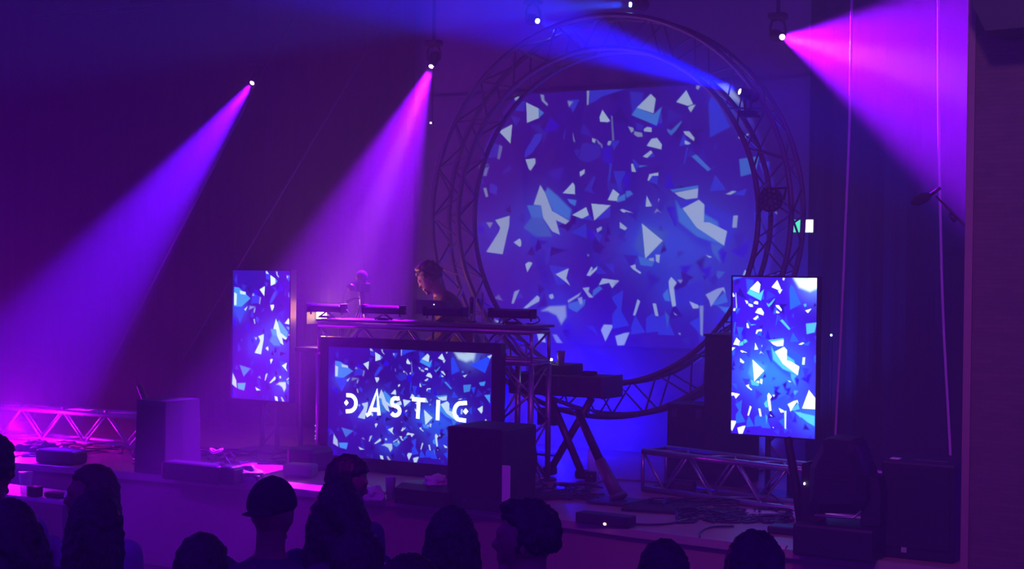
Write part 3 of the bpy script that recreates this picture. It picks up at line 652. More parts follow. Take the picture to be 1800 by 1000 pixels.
# lamp stand leaning on a square plate
p1 = P(1088,884,z=S); p0 = P(1015,722,Y=p1.y+.1)
t = thing('leaning_stand', 'dark stand pole leaning left from a flat square floor plate', 'stand', p1)
obj('base_plate', MB().prism([P(1030,883,z=S+.01),P(1070,874,z=S+.01),P(1136,880,z=S+.01),P(1096,889,z=S+.01)],(0,0,.012)), DKALU, t)
mid = p1.lerp(p0,.46); q = p1+Vector((0,0,.03))
obj('lower_pole', MB().tube([q, mid], [.055,.042], 12), mat('purple_grey_pole',(.12,.09,.12),.5), t, True)
obj('upper_pole', MB().tube([mid, p0], [.034,.032], 12), BLACK, t, True)
obj('collar', MB().tube([q, q+(mid-q)*.14], [.075,.062], 12), DKALU, t, True)
# bottle and socket box behind
p = P(1043,838,z=S); p.y += .0
mb = MB(); lathe(mb, p, [(.05,0),(.052,.18),(.05,.22),(.02,.27),(.018,.30)], 18)
single('water_bottle', mb, GLASSY, 'clear bottle standing behind the crossed legs in blue light', 'bottle', smooth=True)
p = P(1038,847,z=S); t = thing('socket_box', 'small dark double socket box on the floor by the crossed legs', 'socket box', p)
sb_ = obj('box', MB().rbox(p+Vector((0,0,.045)),(.085,.06,.085),.008), BLACK, t)
for sx in (-.02,.02): obj('socket', MB().tube([p+Vector((sx,-.03,.05)),p+Vector((sx,-.038,.05))], .013, 12), DKALU, sb_, True)
t = thing('flood_lamp', 'small dark flood lamp behind the booth giving the blue glow on the wall', 'stage lamp', (BFL.x, BFL.y, S))
obj('housing', MB().rbox(BFL+Vector((0,-.13,0)),(.2,.08,.16),.01), BLACK, t)
obj('stand', MB().box((BFL.x,BFL.y-.13,S+.14),(.03,.03,.28)).box((BFL.x,BFL.y-.13,S+.01),(.2,.14,.02)), BLACK, t)
# dark column and case behind the ring (right)
def boxpx(name, x0, x1, yt, yb, dep, m, label, cat, z=S, Y=None, parts=None, bev=.012, taper=None):
    b = P((x0+x1)/2, yb, z=z) if Y is None else P((x0+x1)/2, yb, Y=Y)
    Yf = b.y; A, B = P(x0,(yt+yb)/2,Y=Yf).x, P(x1,(yt+yb)/2,Y=Yf).x; zt = P((x0+x1)/2,yt,Y=Yf).z
    t = thing(name, label, cat, ((A+B)/2, Yf+dep/2, z))
    obj('body', MB().rbox(((A+B)/2,Yf+dep/2,(z+zt)/2),(B-A,dep,zt-z),bev), m, t)
    return t, A, B, Yf, zt
t, A, B, Yf, zt0 = boxpx('speaker_column', 1237, 1300, 592, 810, .45, CLOTHB, 'tall dark column speaker half hidden by the right upright screen', 'speaker', Y=11.55)
obj('top_plate', MB().rbox(((A+B)/2,Yf+.22,zt0+.01),(B-A+.01,.46,.02),.004), BLACK, t)
t, A, B, Yf, zt0 = boxpx('flight_case', 1172, 1242, 714, 806, .3, BLACK, 'squat dark case on the floor under the ring, left of the column speaker', 'case', Y=11.75)
obj('lid', MB().rbox(((A+B)/2,Yf+.15,zt0+.008),(B-A+.01,.31,.02),.004), BLACKG, t)
for sx in (.2,.8): obj('latch', MB().rbox((A+(B-A)*sx,Yf-.006,zt0-.06),(.05,.012,.07),.004), DKALU, t)
# speaker boxes along the stage edge
def speaker(x0, x1, yt, yb, dep, label, rz=0, m=BLACK, taper=.93):
    b = P((x0+x1)/2, yb, z=S); A, B = P(x0,(yt+yb)/2,Y=b.y), P(x1,(yt+yb)/2,Y=b.y); H = P((x0+x1)/2,yt,Y=b.y).z-S; W = (B-A).length
    return b, W, H
b = P(268,834,z=S); H = P(266,705,Y=b.y).z-S
A = P(220,833,z=S); Bm = P(292,836,z=S); Wd = (Bm-A).length
t = thing('stage_speaker', 'dark purple lit speaker cabinet at the stage edge on the left', 'speaker', b)
pts = [A, Bm, P(320,834,z=S)+Vector((0,.25,0)), A+Vector((.15,.4,0))]
Yp = b.y
f0 = [Vector((A.x,Yp,S)), Vector((Bm.x,Yp,S)), Vector((P(319,800,Y=Yp+.18).x,Yp+.20,S)), Vector((P(319,800,Y=Yp+.18).x,Yp+.42,S)), Vector((A.x+.02,Yp+.42,S))]
H = P(260,704,Y=Yp).z-S; cx_, cy_ = sum(v.x for v in f0)/5, sum(v.y for v in f0)/5
vs = f0+[Vector((cx_+(v.x-cx_)*.93, cy_+(v.y-cy_)*.93, S+H)) for v in f0]
obj('cabinet', MB().add(vs, [(4,3,2,1,0),(5,6,7,8,9)]+[(i,(i+1)%5,(i+1)%5+5,i+5) for i in range(5)]), CARD, t)
obj('grille', MB().add([v+Vector((0,-.012,0)) for v in (vs[0]+Vector((.02,0,.04)),vs[1]+Vector((-.02,0,.04)),vs[6]+Vector((-.02,-.0,-.04)),vs[5]+Vector((.02,0,-.04)))]+[v+Vector((0,.0,0)) for v in (vs[0]+Vector((.02,0,.04)),vs[1]+Vector((-.02,0,.04)),vs[6]+Vector((-.02,-.0,-.04)),vs[5]+Vector((.02,0,-.04)))], [(0,1,2,3),(0,4,5,1),(1,5,6,2),(2,6,7,3),(3,7,4,0)]), CLOTHB, t)
hb = P(248,702,Y=Yp+.5); single('prop_handle', MB().rbox(P(250,690,Y=Yp+.6),(.055,.03,.16),.01,Matrix.Rotation(-.5,3,'Y')).tube([P(253,695,Y=Yp+.6),(P(260,700,Y=Yp+.6).x,Yp+.6,S)],.012), BLACK, 'short dark tilted bar sticking up behind the left speaker cabinet', 'bar')
# centre speaker
b = P(838,898,z=S); Yf = b.y; A = P(785,830,Y=Yf).x; B = P(882,830,Y=Yf).x; zt0 = P(835,752,Y=Yf).z
t = thing('stage_speaker', 'black speaker cabinet covering the lower right corner of the booth screen', 'speaker', ((A+B)/2, Yf+.25, S))
obj('cabinet', MB().rbox(((A+B)/2,Yf+.25,(S+zt0)/2),(B-A,.5,zt0-S),.015), BLACK, t)
obj('grille', MB().rbox(((A+B)/2,Yf-.004,(S+zt0)/2+.03),(B-A-.05,.014,zt0-S-.14),.004), CLOTHB, t)
obj('badge', MB().rbox((P(818,879,Y=Yf).x,Yf-.012,P(818,879,Y=Yf).z),(.022,.006,.035),.003), DKALU, t)
p = P(889,905,z=S); p1 = P(889,818,Y=p.y)
single('white_strip', MB().rbox((p.x,p.y,(S+p1.z)/2),(.065,.012,p1.z-S),.003), PAPER, 'pale upright strip leaning at the right side of the centre speaker', 'strip')
# monitor wedge
b = P(740,890,z=S); Yf = b.y+.02; A = P(693,870,Y=Yf).x; B = P(790,870,Y=Yf).x; zt0 = P(740,855,Y=Yf).z
t = thing('stage_monitor', 'low black wedge monitor between the clear cup and centre speaker', 'speaker', ((A+B)/2, Yf+.2, S))
hh = zt0-S
obj('cabinet', MB().prism([(A,Yf,S),(A,Yf+.42,S),(A,Yf+.42,S+hh*.9),(A,Yf+.1,S+hh),(A,Yf,S+hh*.8)], (B-A,0,0)), BLACK, t)
obj('grille', MB().box(((A+B)/2,Yf-.006,S+hh*.42),(B-A-.05,.01,hh*.6)), CLOTHB, t)
def crumple(name, c, d, m, label, cat, seed=0, sub=3, amp=.25):
    bm = bmesh.new(); bmesh.ops.create_icosphere(bm, subdivisions=sub, radius=1)
    for v in bm.verts:
        n_ = noise.noise(v.co*1.8+Vector((seed,0,0)))*amp*2+noise.noise(v.co*4+Vector((0,seed,0)))*amp
        v.co *= 1+n_; v.co.z = max(v.co.z, -.45)
    z0 = min(v.co.z for v in bm.verts)
    vs = [Vector(c)+Vector((v.co.x*d[0], v.co.y*d[1], (v.co.z-z0)*d[2])) for v in bm.verts]; bm.verts.index_update()
    mb = MB().add(vs, [tuple(v.index for v in f.verts) for f in bm.faces]); bm.free()
    return single(name, mb, m, label, cat)
crumple('paper_sheet', (P(765,855,Y=Yf+.2).x, Yf+.2, S+hh*.93), (.10,.09,.05), PAPER, 'crumpled paper lying on the wedge monitor beside the centre speaker', 'paper', 3)
crumple('plastic_bag', P(655,878,z=S), (.11,.09,.07), mat('white_thin_plastic',(.6,.6,.65),.4), 'crumpled pale plastic bag at the stage edge left of the clear cup', 'bag', 8)
p = P(686,878,z=S); mb = MB(); lathe(mb, p, [(.028,0),(.042,.17),(.044,.172),(.040,.17),(.026,.006)], 24)
single('plastic_cup', mb, mat('lit_clear_cup',(.6,.6,.75),.35,alpha=.75), 'tall clear plastic cup standing on the stage edge', 'cup', smooth=True)
# right speaker
b = P(1612,985,z=S); Yf = b.y; A = P(1548,900,Y=Yf).x; B = P(1678,900,Y=Yf).x; zt0 = P(1610,813,Y=Yf).z
t = thing('stage_speaker', 'big black speaker cabinet on the right, next to the pier', 'speaker', ((A+B)/2, Yf+.25, S))
obj('cabinet', MB().rbox(((A+B)/2,Yf+.25,(S+zt0)/2),(B-A,.5,zt0-S),.015), BLACK, t)
obj('grille', MB().rbox(((A+B)/2,Yf-.004,(S+zt0)/2+.02),(B-A-.05,.014,zt0-S-.1),.004), CLOTHB, t)
pb_ = P(1590,966,Y=Yf); obj('badge', MB().rbox((pb_.x,Yf-.014,pb_.z),(.035,.006,.032),.003), mat('pale_badge',(.35,.4,.4),.3), t)
obj('tape_strip', MB().rbox((A+.06,Yf+.1,zt0+.004),(.06,.05,.008),.003), PAPER, t)
obj('corner_strip', MB().rbox(((A+B)/2+.05,Yf+.12,zt0+.003),(B-A-.25,.04,.006),.002), DKALU, t)
# big moving head on its base (silhouette from behind)
b = P(1462,985,z=S); Yf = b.y+.02
def xz(x, y, Y=None): q = P(x, y, Y=Y or Yf); return (q.x, q.z)
t = thing('moving_head_lamp', 'large unlit moving head lamp standing on the stage edge at right', 'stage lamp', (b.x, Yf+.2, S))
A, B = xz(1392,950)[0], xz(1534,950)[0]; zt0 = xz(1460,925)[1]
obj('lamp_base', MB().rbox(((A+B)/2,Yf+.2,(S+zt0)/2),(B-A,.40,zt0-S),.02), BLACK, t)
def plate(pts, y0, dy): return MB().prism([(xz(*q)[0], y0, xz(*q)[1]) for q in pts], (0,dy,0))
obj('yoke', plate([(1396,930),(1395,880),(1398,818),(1410,815),(1418,850),(1425,928)], Yf+.12, .16), BLACK, t)
obj('yoke', plate([(1536,930),(1537,870),(1532,845),(1518,840),(1508,870),(1500,928)], Yf+.12, .16), BLACK, t)
hd = [(1440,776),(1448,770),(1490,775),(1500,786),(1518,838),(1520,880),(1505,906),(1432,906),(1415,890),(1418,820)]
cx_ = sum(xz(*q)[0] for q in hd)/len(hd); cz_ = sum(xz(*q)[1] for q in hd)/len(hd)
mb = MB(); rings = [(.72,0),(.97,.05),(1.0,.10),(1.0,.28),(.8,.36)]; n = len(hd); vs = []; fs = []
for sc_, dy in rings: vs += [Vector((cx_+(xz(*q)[0]-cx_)*sc_, Yf+dy, cz_+(xz(*q)[1]-cz_)*sc_)) for q in hd]
for i in range(len(rings)-1):
    for k in range(n): fs.append((i*n+k, i*n+(k+1)%n, (i+1)*n+(k+1)%n, (i+1)*n+k))
fs.append(tuple(range(n-1,-1,-1))); fs.append(tuple((len(rings)-1)*n+k for k in range(n)))
obj('lamp_head', MB().add(vs, fs), BLACKG, t)
l0, l1, l2 = (P(1432,906,Y=Yf-.01), P(1500,910,Y=Yf-.01), P(1514,898,Y=Yf+.02))
obj('handle_bar', MB().tube([l0, l1, l2], .008, 8), ALU, t, True)
obj('top_handle', MB().tube([P(1452,776,Y=Yf+.15), P(1457,770,Y=Yf+.15), P(1476,771,Y=Yf+.15), P(1480,778,Y=Yf+.15)], .007), ALU, t, True)
obj('indicator', MB().ell(P(1414,850,Y=Yf+.11),(.006,.004,.008),8,6), emis('white_led',(.9,.85,1),8), t)
obj('vent_slats', (lambda mb: [mb.box((cx_, Yf-.003, cz_+.03*k), (.16,.008,.008)) for k in range(-3,4)] and mb)(MB()), BLACK, t)
p0, p1 = P(1384,768,Y=Yf+.28), P(1404,880,Y=Yf+.28)
single('leaning_bar', MB().tube([p0, p0.lerp(p1,.12), p0.lerp(p1,.8), Vector((p1.x+.03,Yf+.28,S))], [.022,.026,.030,.02], 12), BLACK, 'thick dark arm leaning beside the large moving head lamp', 'bar', smooth=True)

# floor strip light and clutter
b = P(1057,926,z=S); A, B = P(1011,915,Y=b.y).x, P(1105,915,Y=b.y).x; zt0 = P(1057,905,Y=b.y).z
t = thing('floor_light', 'low flat black lamp box with a red dot on the stage edge', 'stage lamp', ((A+B)/2,b.y+.06,S))
obj('housing', MB().rbox(((A+B)/2,b.y+.06,(S+zt0)/2+.004),(B-A,.12,zt0-S-.006),.008), BLACK, t)
obj('front_glass', MB().rbox(((A+B)/2,b.y-.003,(S+zt0)/2+.004),(B-A-.05,.008,zt0-S-.03),.003), BLACKG, t)
obj('indicator', MB().ell(P(1063,921,Y=b.y-.008),(.012,.006,.009),8,6), emis('red_led',(1,.25,.2),14), t)
def cable(pts, r, m, label, group=None, z=None):
    q = smoothpath([P(x,y,z=S+(h if h else r+.001)) for x, y, h in pts])
    return single('cable', MB().tube(q, r, 6), m, label, 'cable', group=group, smooth=True)
cable([(1105,920,0),(1140,922,0),(1175,920,0),(1215,912,0),(1260,908,0)], .008, CABLE, 'black cable running right from the flat lamp box with the red dot')
cable([(1290,925,0),(1250,926,0),(1232,934,0),(1230,944,0)], .007, CABLE, 'thin cable curving down to the stage edge right of the flat lamp box')
cable([(1345,862,.12),(1370,880,.05),(1390,905,0),(1360,925,0)], .006, CABLE, 'thin black cable looping off the right floor truss')
cable([(940,850,0),(985,848,0),(1030,852,0),(1075,842,0),(1140,846,0),(1190,852,0)], .007, GREYC, 'pale cable across the blue lit floor under the crossed legs')
cable([(925,800,.3),(945,830,.1),(955,852,0),(990,868,0)], .006, CABLE, 'dark cable dropping off the booth truss at its right foot')
cable([(942,668,.75),(938,710,.6),(934,740,.5),(943,800,.25),(940,842,0)], .006, CABLE, 'dark cable hanging down beside the right booth tower')
cable([(20,800,0),(60,795,0),(110,800,0),(160,792,0),(215,797,0)], .008, CABLE, 'black cable lying along the pink stage floor on the left')
cable([(330,800,0),(380,806,0),(430,800,0),(470,810,0),(520,806,0)], .008, GREYC, 'grey cable lying under the left upright screen')
cable([(410,822,0),(395,800,.1),(403,795,.16),(412,805,.1),(408,825,0)], .007, CABLE, 'upright loop of black cable at the stage edge left of centre')
random.seed(3)
def tangle(x0, x1, y0, y1, n, label, h=.05):
    mb = MB()
    for i in range(n):
        x, y = random.uniform(x0, x1), random.uniform(y0, y1); pts = []
        for k in range(6):
            pts.append(P(x, y, z=S+.008+random.uniform(0,h)*(y1-y)/(y1-y0+1))); x = min(max(x+random.uniform(-45,45), x0), x1); y = min(max(y+random.uniform(-7,7), y0), y1)
        mb.tube(smoothpath(pts, 5), .007, 5)
    o = obj('cable_tangle', mb, CABLE, None, True); return tag(o, label, 'cables', kind='stuff')
tangle(1190,1392,893,918,34,'heap of tangled black cables in front of the right floor truss')
tangle(1140,1300,876,896,14,'black cables bunched along the foot of the right floor truss')
tangle(935,1060,850,880,16,'dark cables heaped right of the booth tower foot')
tangle(235,540,790,815,26,'tangled cables on the floor below the left upright screen')
tangle(5,215,775,802,16,'tangled cables in the pink light at far left')
# small dark things around the stage floor
def clutter(x, y, d, name, m, label, cat, rz=0):
    p = P(x, y, z=S); R = Matrix.Rotation(rz,3,'Z')
    return single(name, MB().rbox((p.x,p.y,S+d[2]/2+.001), d, min(d)*.2, R), m, label, cat)
clutter(108,814,(.42,.2,.12),'equipment_box',BLACK,'low black box in the pink light at the far left stage edge','box',.1)
crumple('jacket_bundle',P(62,793,z=S),(.2,.14,.07),CLOTHB,'dark bundle of cloth in the pink light at far left','cloth bundle',5)
clutter(345,846,(.62,.18,.15),'stage_box',BLACK,'long low dark box just right of the left speaker cabinet','box')
clutter(400,851,(.22,.16,.15),'stage_box',BLACKG,'short dark box at the stage edge right of the long low one','box')
mb = MB(); p = P(380,826,z=S); mb.tube([p+Vector((.05*math.cos(a*.45),.05*math.sin(a*.45),.165+.012*math.sin(a))) for a in range(15)], .012, 8)
single('cable_coil', mb, mat('pale_coil',(.5,.4,.55),.5), 'small pale coil of cable on the dark boxes right of the left speaker', 'coil', loc=(p.x,p.y,S+.15), smooth=True)
crumple('cloth_bundle',P(436,848,z=S),(.14,.1,.09),mat('grey_cloth',(.25,.2,.28),.8),'pale lump of cloth with a dark pouch at the stage edge left of centre','cloth bundle',11)
clutter(448,850,(.13,.08,.07),'pouch',BLACK,'small dark pouch in front of the pale cloth lump','pouch')
clutter(528,838,(.26,.16,.11),'equipment_box',mat('grey_box',(.12,.10,.14),.6),'grey box on the floor left of the booth screen','box',.2)
clutter(545,826,(.3,.3,.2),'equipment_box',BLACK,'dark box against the left foot of the booth','box')
clutter(1195,868,(.24,.14,.10),'equipment_box',BLACK,'small dark box at the left foot of the right floor truss','box',.2)
clutter(1350,905,(.42,.25,.012),'paper_sheet',PAPER,'white sheet lying beside the base of the large moving head lamp','paper',.3)
clutter(1395,938,(.32,.16,.05),'equipment_box',BLACK,'flat dark box at the foot of the large moving head lamp','box',.1)
clutter(1352,962,(.22,.1,.015),'paper_sheet',PAPER,'small pale scrap at the stage edge left of the lamp base','paper',.2)
clutter(1165,893,(.5,.5,.02),'floor_mat',CLOTHB,'dark flat mat on the floor in front of the leaning stand','mat',.2)
clutter(905,872,(.6,.4,.03),'floor_mat',CLOTHB,'dark flat mat at the foot of the right booth tower','mat')
# red/white status leds left of the booth
t = thing('power_rack', 'small dark rack with a column of tiny lights left of the booth screen', 'rack', P(553,830,z=S))
p = P(556,806,Y=10.75); obj('rack_body', MB().rbox((p.x,10.9,(S+P(556,740,Y=10.75).z)/2),(.09,.2,P(556,740,Y=10.75).z-S),.01), BLACK, t)
for k,(yy,cc) in enumerate(((748,(.7,.7,1)),(758,(.3,.3,1)),(766,(.5,.6,1)),(771,(.5,.6,1)),(786,(1,.25,.2)))):
    obj('indicator', MB().ell(P(555,yy,Y=10.79),(.007 if k<4 else .013,)*3,8,6), emis('status_led',cc,3 if k<4 else 8), t)

# left table in front of stage
q = P(85,868,z=.66)
t = thing('side_table', 'low pale table in front of the stage at far left', 'table', (q.x, q.y, 0))
obj('tabletop', MB().rbox((q.x-.1,q.y,.645),(1.15,.42,.03),.006), mat('pale_tabletop',(.45,.4,.45),.5), t)
for sx in (-.6,.4):
    for sy in (-.2,.2): obj('leg', MB().tube([(q.x+sx,q.y+sy,0),(q.x+sx,q.y+sy,.635)], .02), DKALU, t)
p = P(45,866,z=.662); mb = MB(); lathe(mb, p, [(.04,0),(.055,.16),(.057,.165)], 20)
single('drink_cup', mb, GLASSY, 'wide clear cup on the low table at far left', 'cup', smooth=True)
p = P(58,872,z=.662); single('black_box', MB().rbox(p+Vector((.02,0,.04)),(.1,.08,.08),.006), BLACK, 'small black box on the low table beside the wide cup', 'box')
p = P(98,874,z=.662); single('folded_cloth', MB().rbox(p+Vector((0,0,.02)),(.16,.1,.04),.01), CLOTHB, 'flat folded dark thing in the middle of the low table', 'cloth')
p = P(118,874,z=.662); crumple('tissue', p, (.06,.05,.03), PAPER, 'crumpled tissue near the right end of the low table', 'tissue', 2)
# pole-like guy wires at left
for (q0, q1, r, lab) in (((372,300),(140,742),.013,'thick slanting pole from the violet beam to the left floor truss'),
                         ((448,420),(285,694),.008,'thin slanting pole right of the violet beam, ending behind the left speaker')):
    A, B_ = P(*q0,Y=12.3), P(*q1,Y=12.3); d_ = (B_-A).normalized(); k = (S-A.z)/d_.z; E_ = A+d_*k; k2 = (5.0-A.z)/d_.z
    single('guy_pole', MB().tube([E_, A+d_*k2], r), DKALU, lab, 'pole', E_, smooth=True)
# ropes at right
for pts, Y, lab in (([(1498,-60),(1495,150),(1489,330),(1479,560),(1468,772)],11.6,'thin pale hanging rope, the one nearer the right upright screen'),
                    ([(1650,-60),(1650,150),(1652,330),(1658,560),(1671,812)],11.2,'thin pale hanging rope beside the boom microphone')):
    L_ = [P(x,y,Y=Y) for x, y in pts]; L_.append(Vector((L_[-1].x, Y, S)))
    single('rope', MB().tube(smoothpath(L_), .010, 8), mat('pale_rope',(.5,.35,.5),.6), lab, 'rope', L_[-1], smooth=True)
# boom microphone
Y = 9.4; a0, a1 = P(1603,357,Y=Y), P(1635,343,Y=Y)
t = thing('boom_microphone', 'dark foam covered microphone hanging on a thin boom at right', 'microphone', (P(1790,470,Y=Y+.05).x,Y,S))
mid = a0.lerp(a1,.5); ax = (a1-a0).normalized(); q = Vector((1,0,0)).rotation_difference(ax).to_matrix()
obj('foam_cover', MB().ell(mid,(.068,.033,.033),18,12,rot=q), CLOTHB, t, True)
j = P(1645,345,Y=Y)
obj('microphone_body', MB().tube([a1, P(1653,330,Y=Y)], .011), BLACK, t, True)
obj('boom', MB().tube([j, P(1665,365,Y=Y), P(1720,420,Y=Y), P(1790,480,Y=Y)], [.006,.008,.010,.010]), BLACK, t, True)
obj('boom_grip', MB().tube([P(1668,376,Y=Y), P(1680,388,Y=Y)], .018), BLACK, t, True)
pp = P(1790,480,Y=Y); obj('stand_pole', MB().tube([pp, Vector((pp.x,Y,S))], .012), BLACK, t, True)
# magenta floor lamps
for x, y, Y, lab in ((1690,882,10.5,'pink glowing floor lamp between the right speaker and the pier'),(40,775,11.75,'pink glowing floor lamp behind the left floor truss')):
    c = P(x,y,Y=Y); t = thing('floor_lamp', lab, 'stage lamp', (c.x,c.y,S))
    obj('lens', MB().ell(c,(.045,.02,.05),14,10), emis('magenta_lens',(1,.02,.9),6), t, True)
    obj('housing', MB().rbox((c.x,c.y+.07,max(c.z-.0,S+.1)),(.14,.11,.14),.02), BLACK, t)
    obj('foot', MB().box((c.x,c.y+.07,S+.01),(.16,.1,.02)), BLACK, t); obj('bracket', MB().box((c.x,c.y+.07,S+(c.z-S)/2),(.03,.03,max(c.z-S,.05))), BLACK, t)
# exit sign
c = P(1409,397,Y=12.85); Wd = .19
t = thing('exit_sign', 'small lit white and green sign behind the right side of the ring', 'sign', (c.x, 12.9, c.z))
obj('sign_box', MB().rbox((c.x,12.92,c.z),(Wd+.02,.06,.13),.006), BLACK, t)
obj('white_panel', MB().rbox((c.x+Wd*.25,12.885,c.z),(Wd*.46,.01,.11),.002), emis('sign_white',(.75,1,.85),3.2), t)
obj('wall_arm', MB().tube([(c.x,12.94,c.z),(c.x,13.2,c.z)], .012), BLACK, t)
obj('green_panel', MB().rbox((c.x-Wd*.25,12.885,c.z),(Wd*.46,.01,.11),.002), emis('sign_green',(.1,.9,.5),1.3), t)
# tiny lights
for x, y, Y, cc, lab, e in ((1461,589,12.6,(.2,.5,1),'tiny blue light on the dark curtain right of the right upright screen',25),(757,216,12.35,(1,.8,1),'tiny white light left of the ring, under the magenta lamp',12)):
    c = P(x,y,Y=Y); t = thing('signal_light', lab, 'light', c)
    obj('bulb', MB().ell(c,(.009,.009,.009),10,8), emis('tiny_light',cc,e), t, True); obj('holder', MB().rbox(c+Vector((0,.025,0)),(.03,.03,.03),.004), BLACK, t)
    obj('lead', MB().tube([c+Vector((0,.03,0)), Vector((c.x,c.y+.03,5.3 if y < 400 else S))], .004, 5), CABLE, t)
# dark hung speaker at the upper right
Y = 8.2; A = P(1712,30,Y=Y); z0 = P(1760,52,Y=Y).z; x1 = A.x+1.2
t = thing('hanging_speaker', 'black hung cabinet at the top right corner in front of the pier', 'speaker', (A.x+.5,Y,z0))
obj('cabinet', MB().add([(A.x-.05,Y,z0+.22),(A.x+.06,Y,z0),(x1,Y,z0+.02),(x1,Y,z0+1.2),(A.x-.05,Y,z0+1.2),(A.x-.05,Y+.38,z0+.22),(A.x+.06,Y+.38,z0),(x1,Y+.38,z0+.02),(x1,Y+.38,z0+1.2),(A.x-.05,Y+.38,z0+1.2)],
   [(0,1,2,3,4),(9,8,7,6,5)]+[(i,i+5,(i+1)%5+5,(i+1)%5) for i in range(5)]), BLACK, t)
obj('hanging_bracket', MB().tube([(A.x+.5,Y+.2,z0+1.2),(A.x+.5,Y+.2,6.6)], .03), BLACK, t)

# ------------------------------------------------------------------ people
def remesh(name, mb, m, parent, vox=.009, label=None, smooth_it=2, mats=None):
    me = bpy.data.meshes.new(name); me.from_pydata(mb.v, [], mb.f); me.update()
    bm = bmesh.new(); bm.from_mesh(me); bmesh.ops.remove_doubles(bm, verts=bm.verts, dist=1e-5); bmesh.ops.recalc_face_normals(bm, faces=bm.faces); bm.to_mesh(me); bm.free()
    o = bpy.data.objects.new(name, me); C.objects.link(o)
    r = o.modifiers.new('r', 'REMESH'); r.mode = 'VOXEL'; r.voxel_size = vox; r.use_smooth_shade = True
    s = o.modifiers.new('s', 'SMOOTH'); s.iterations = smooth_it; s.factor = .5
    dg = bpy.context.evaluated_depsgraph_get(); dg.update()
    nm = bpy.data.meshes.new_from_object(o.evaluated_get(dg)); o.modifiers.clear(); o.data = nm; bpy.data.meshes.remove(me)
    if name == 'hair':
        nv = len(nm.vertices); co = np.empty(nv*3); nm.vertices.foreach_get('co', co); co = co.reshape(-1,3); no = np.array([v.normal[:] for v in nm.vertices])
        ph = np.arctan2(co[:,0]-co[:,0].mean(), co[:,1]-co[:,1].mean())
        dd = .0022*np.sin(ph*46+6*np.sin(co[:,2]*21))+.0018*np.sin(ph*83+co[:,2]*60)+np.array([noise.noise(Vector(c)*38) for c in co])*.006
        nm.vertices.foreach_set('co', (co+no*dd[:,None]).ravel()); nm.update()
    nm.name = name; nm.materials.clear(); nm.materials.append(m); o.parent = parent
    if label: o['label'] = label
    return o
def headfn(u, v):
    x, y, z = v
    if u.z < 0:
        k = (-u.z)**1.4; x *= 1-.32*k
        if u.y < 0: y *= 1-.45*(-u.z)
        else: y *= 1-.06*k
    if u.y > .55: y *= .95
    for sx in (-1, 1):
        d2 = (x-sx*.032)**2+(z-.004)**2
        if u.y > 0: y -= .010*math.exp(-d2/.00022)
    return Vector((x, y, z))
def capsule(mb, pts, rs, n=12):
    mb.tube(pts, rs, n)
    for p, r in zip(pts, rs): mb.ell(p, (r,r,r), 12, 8)
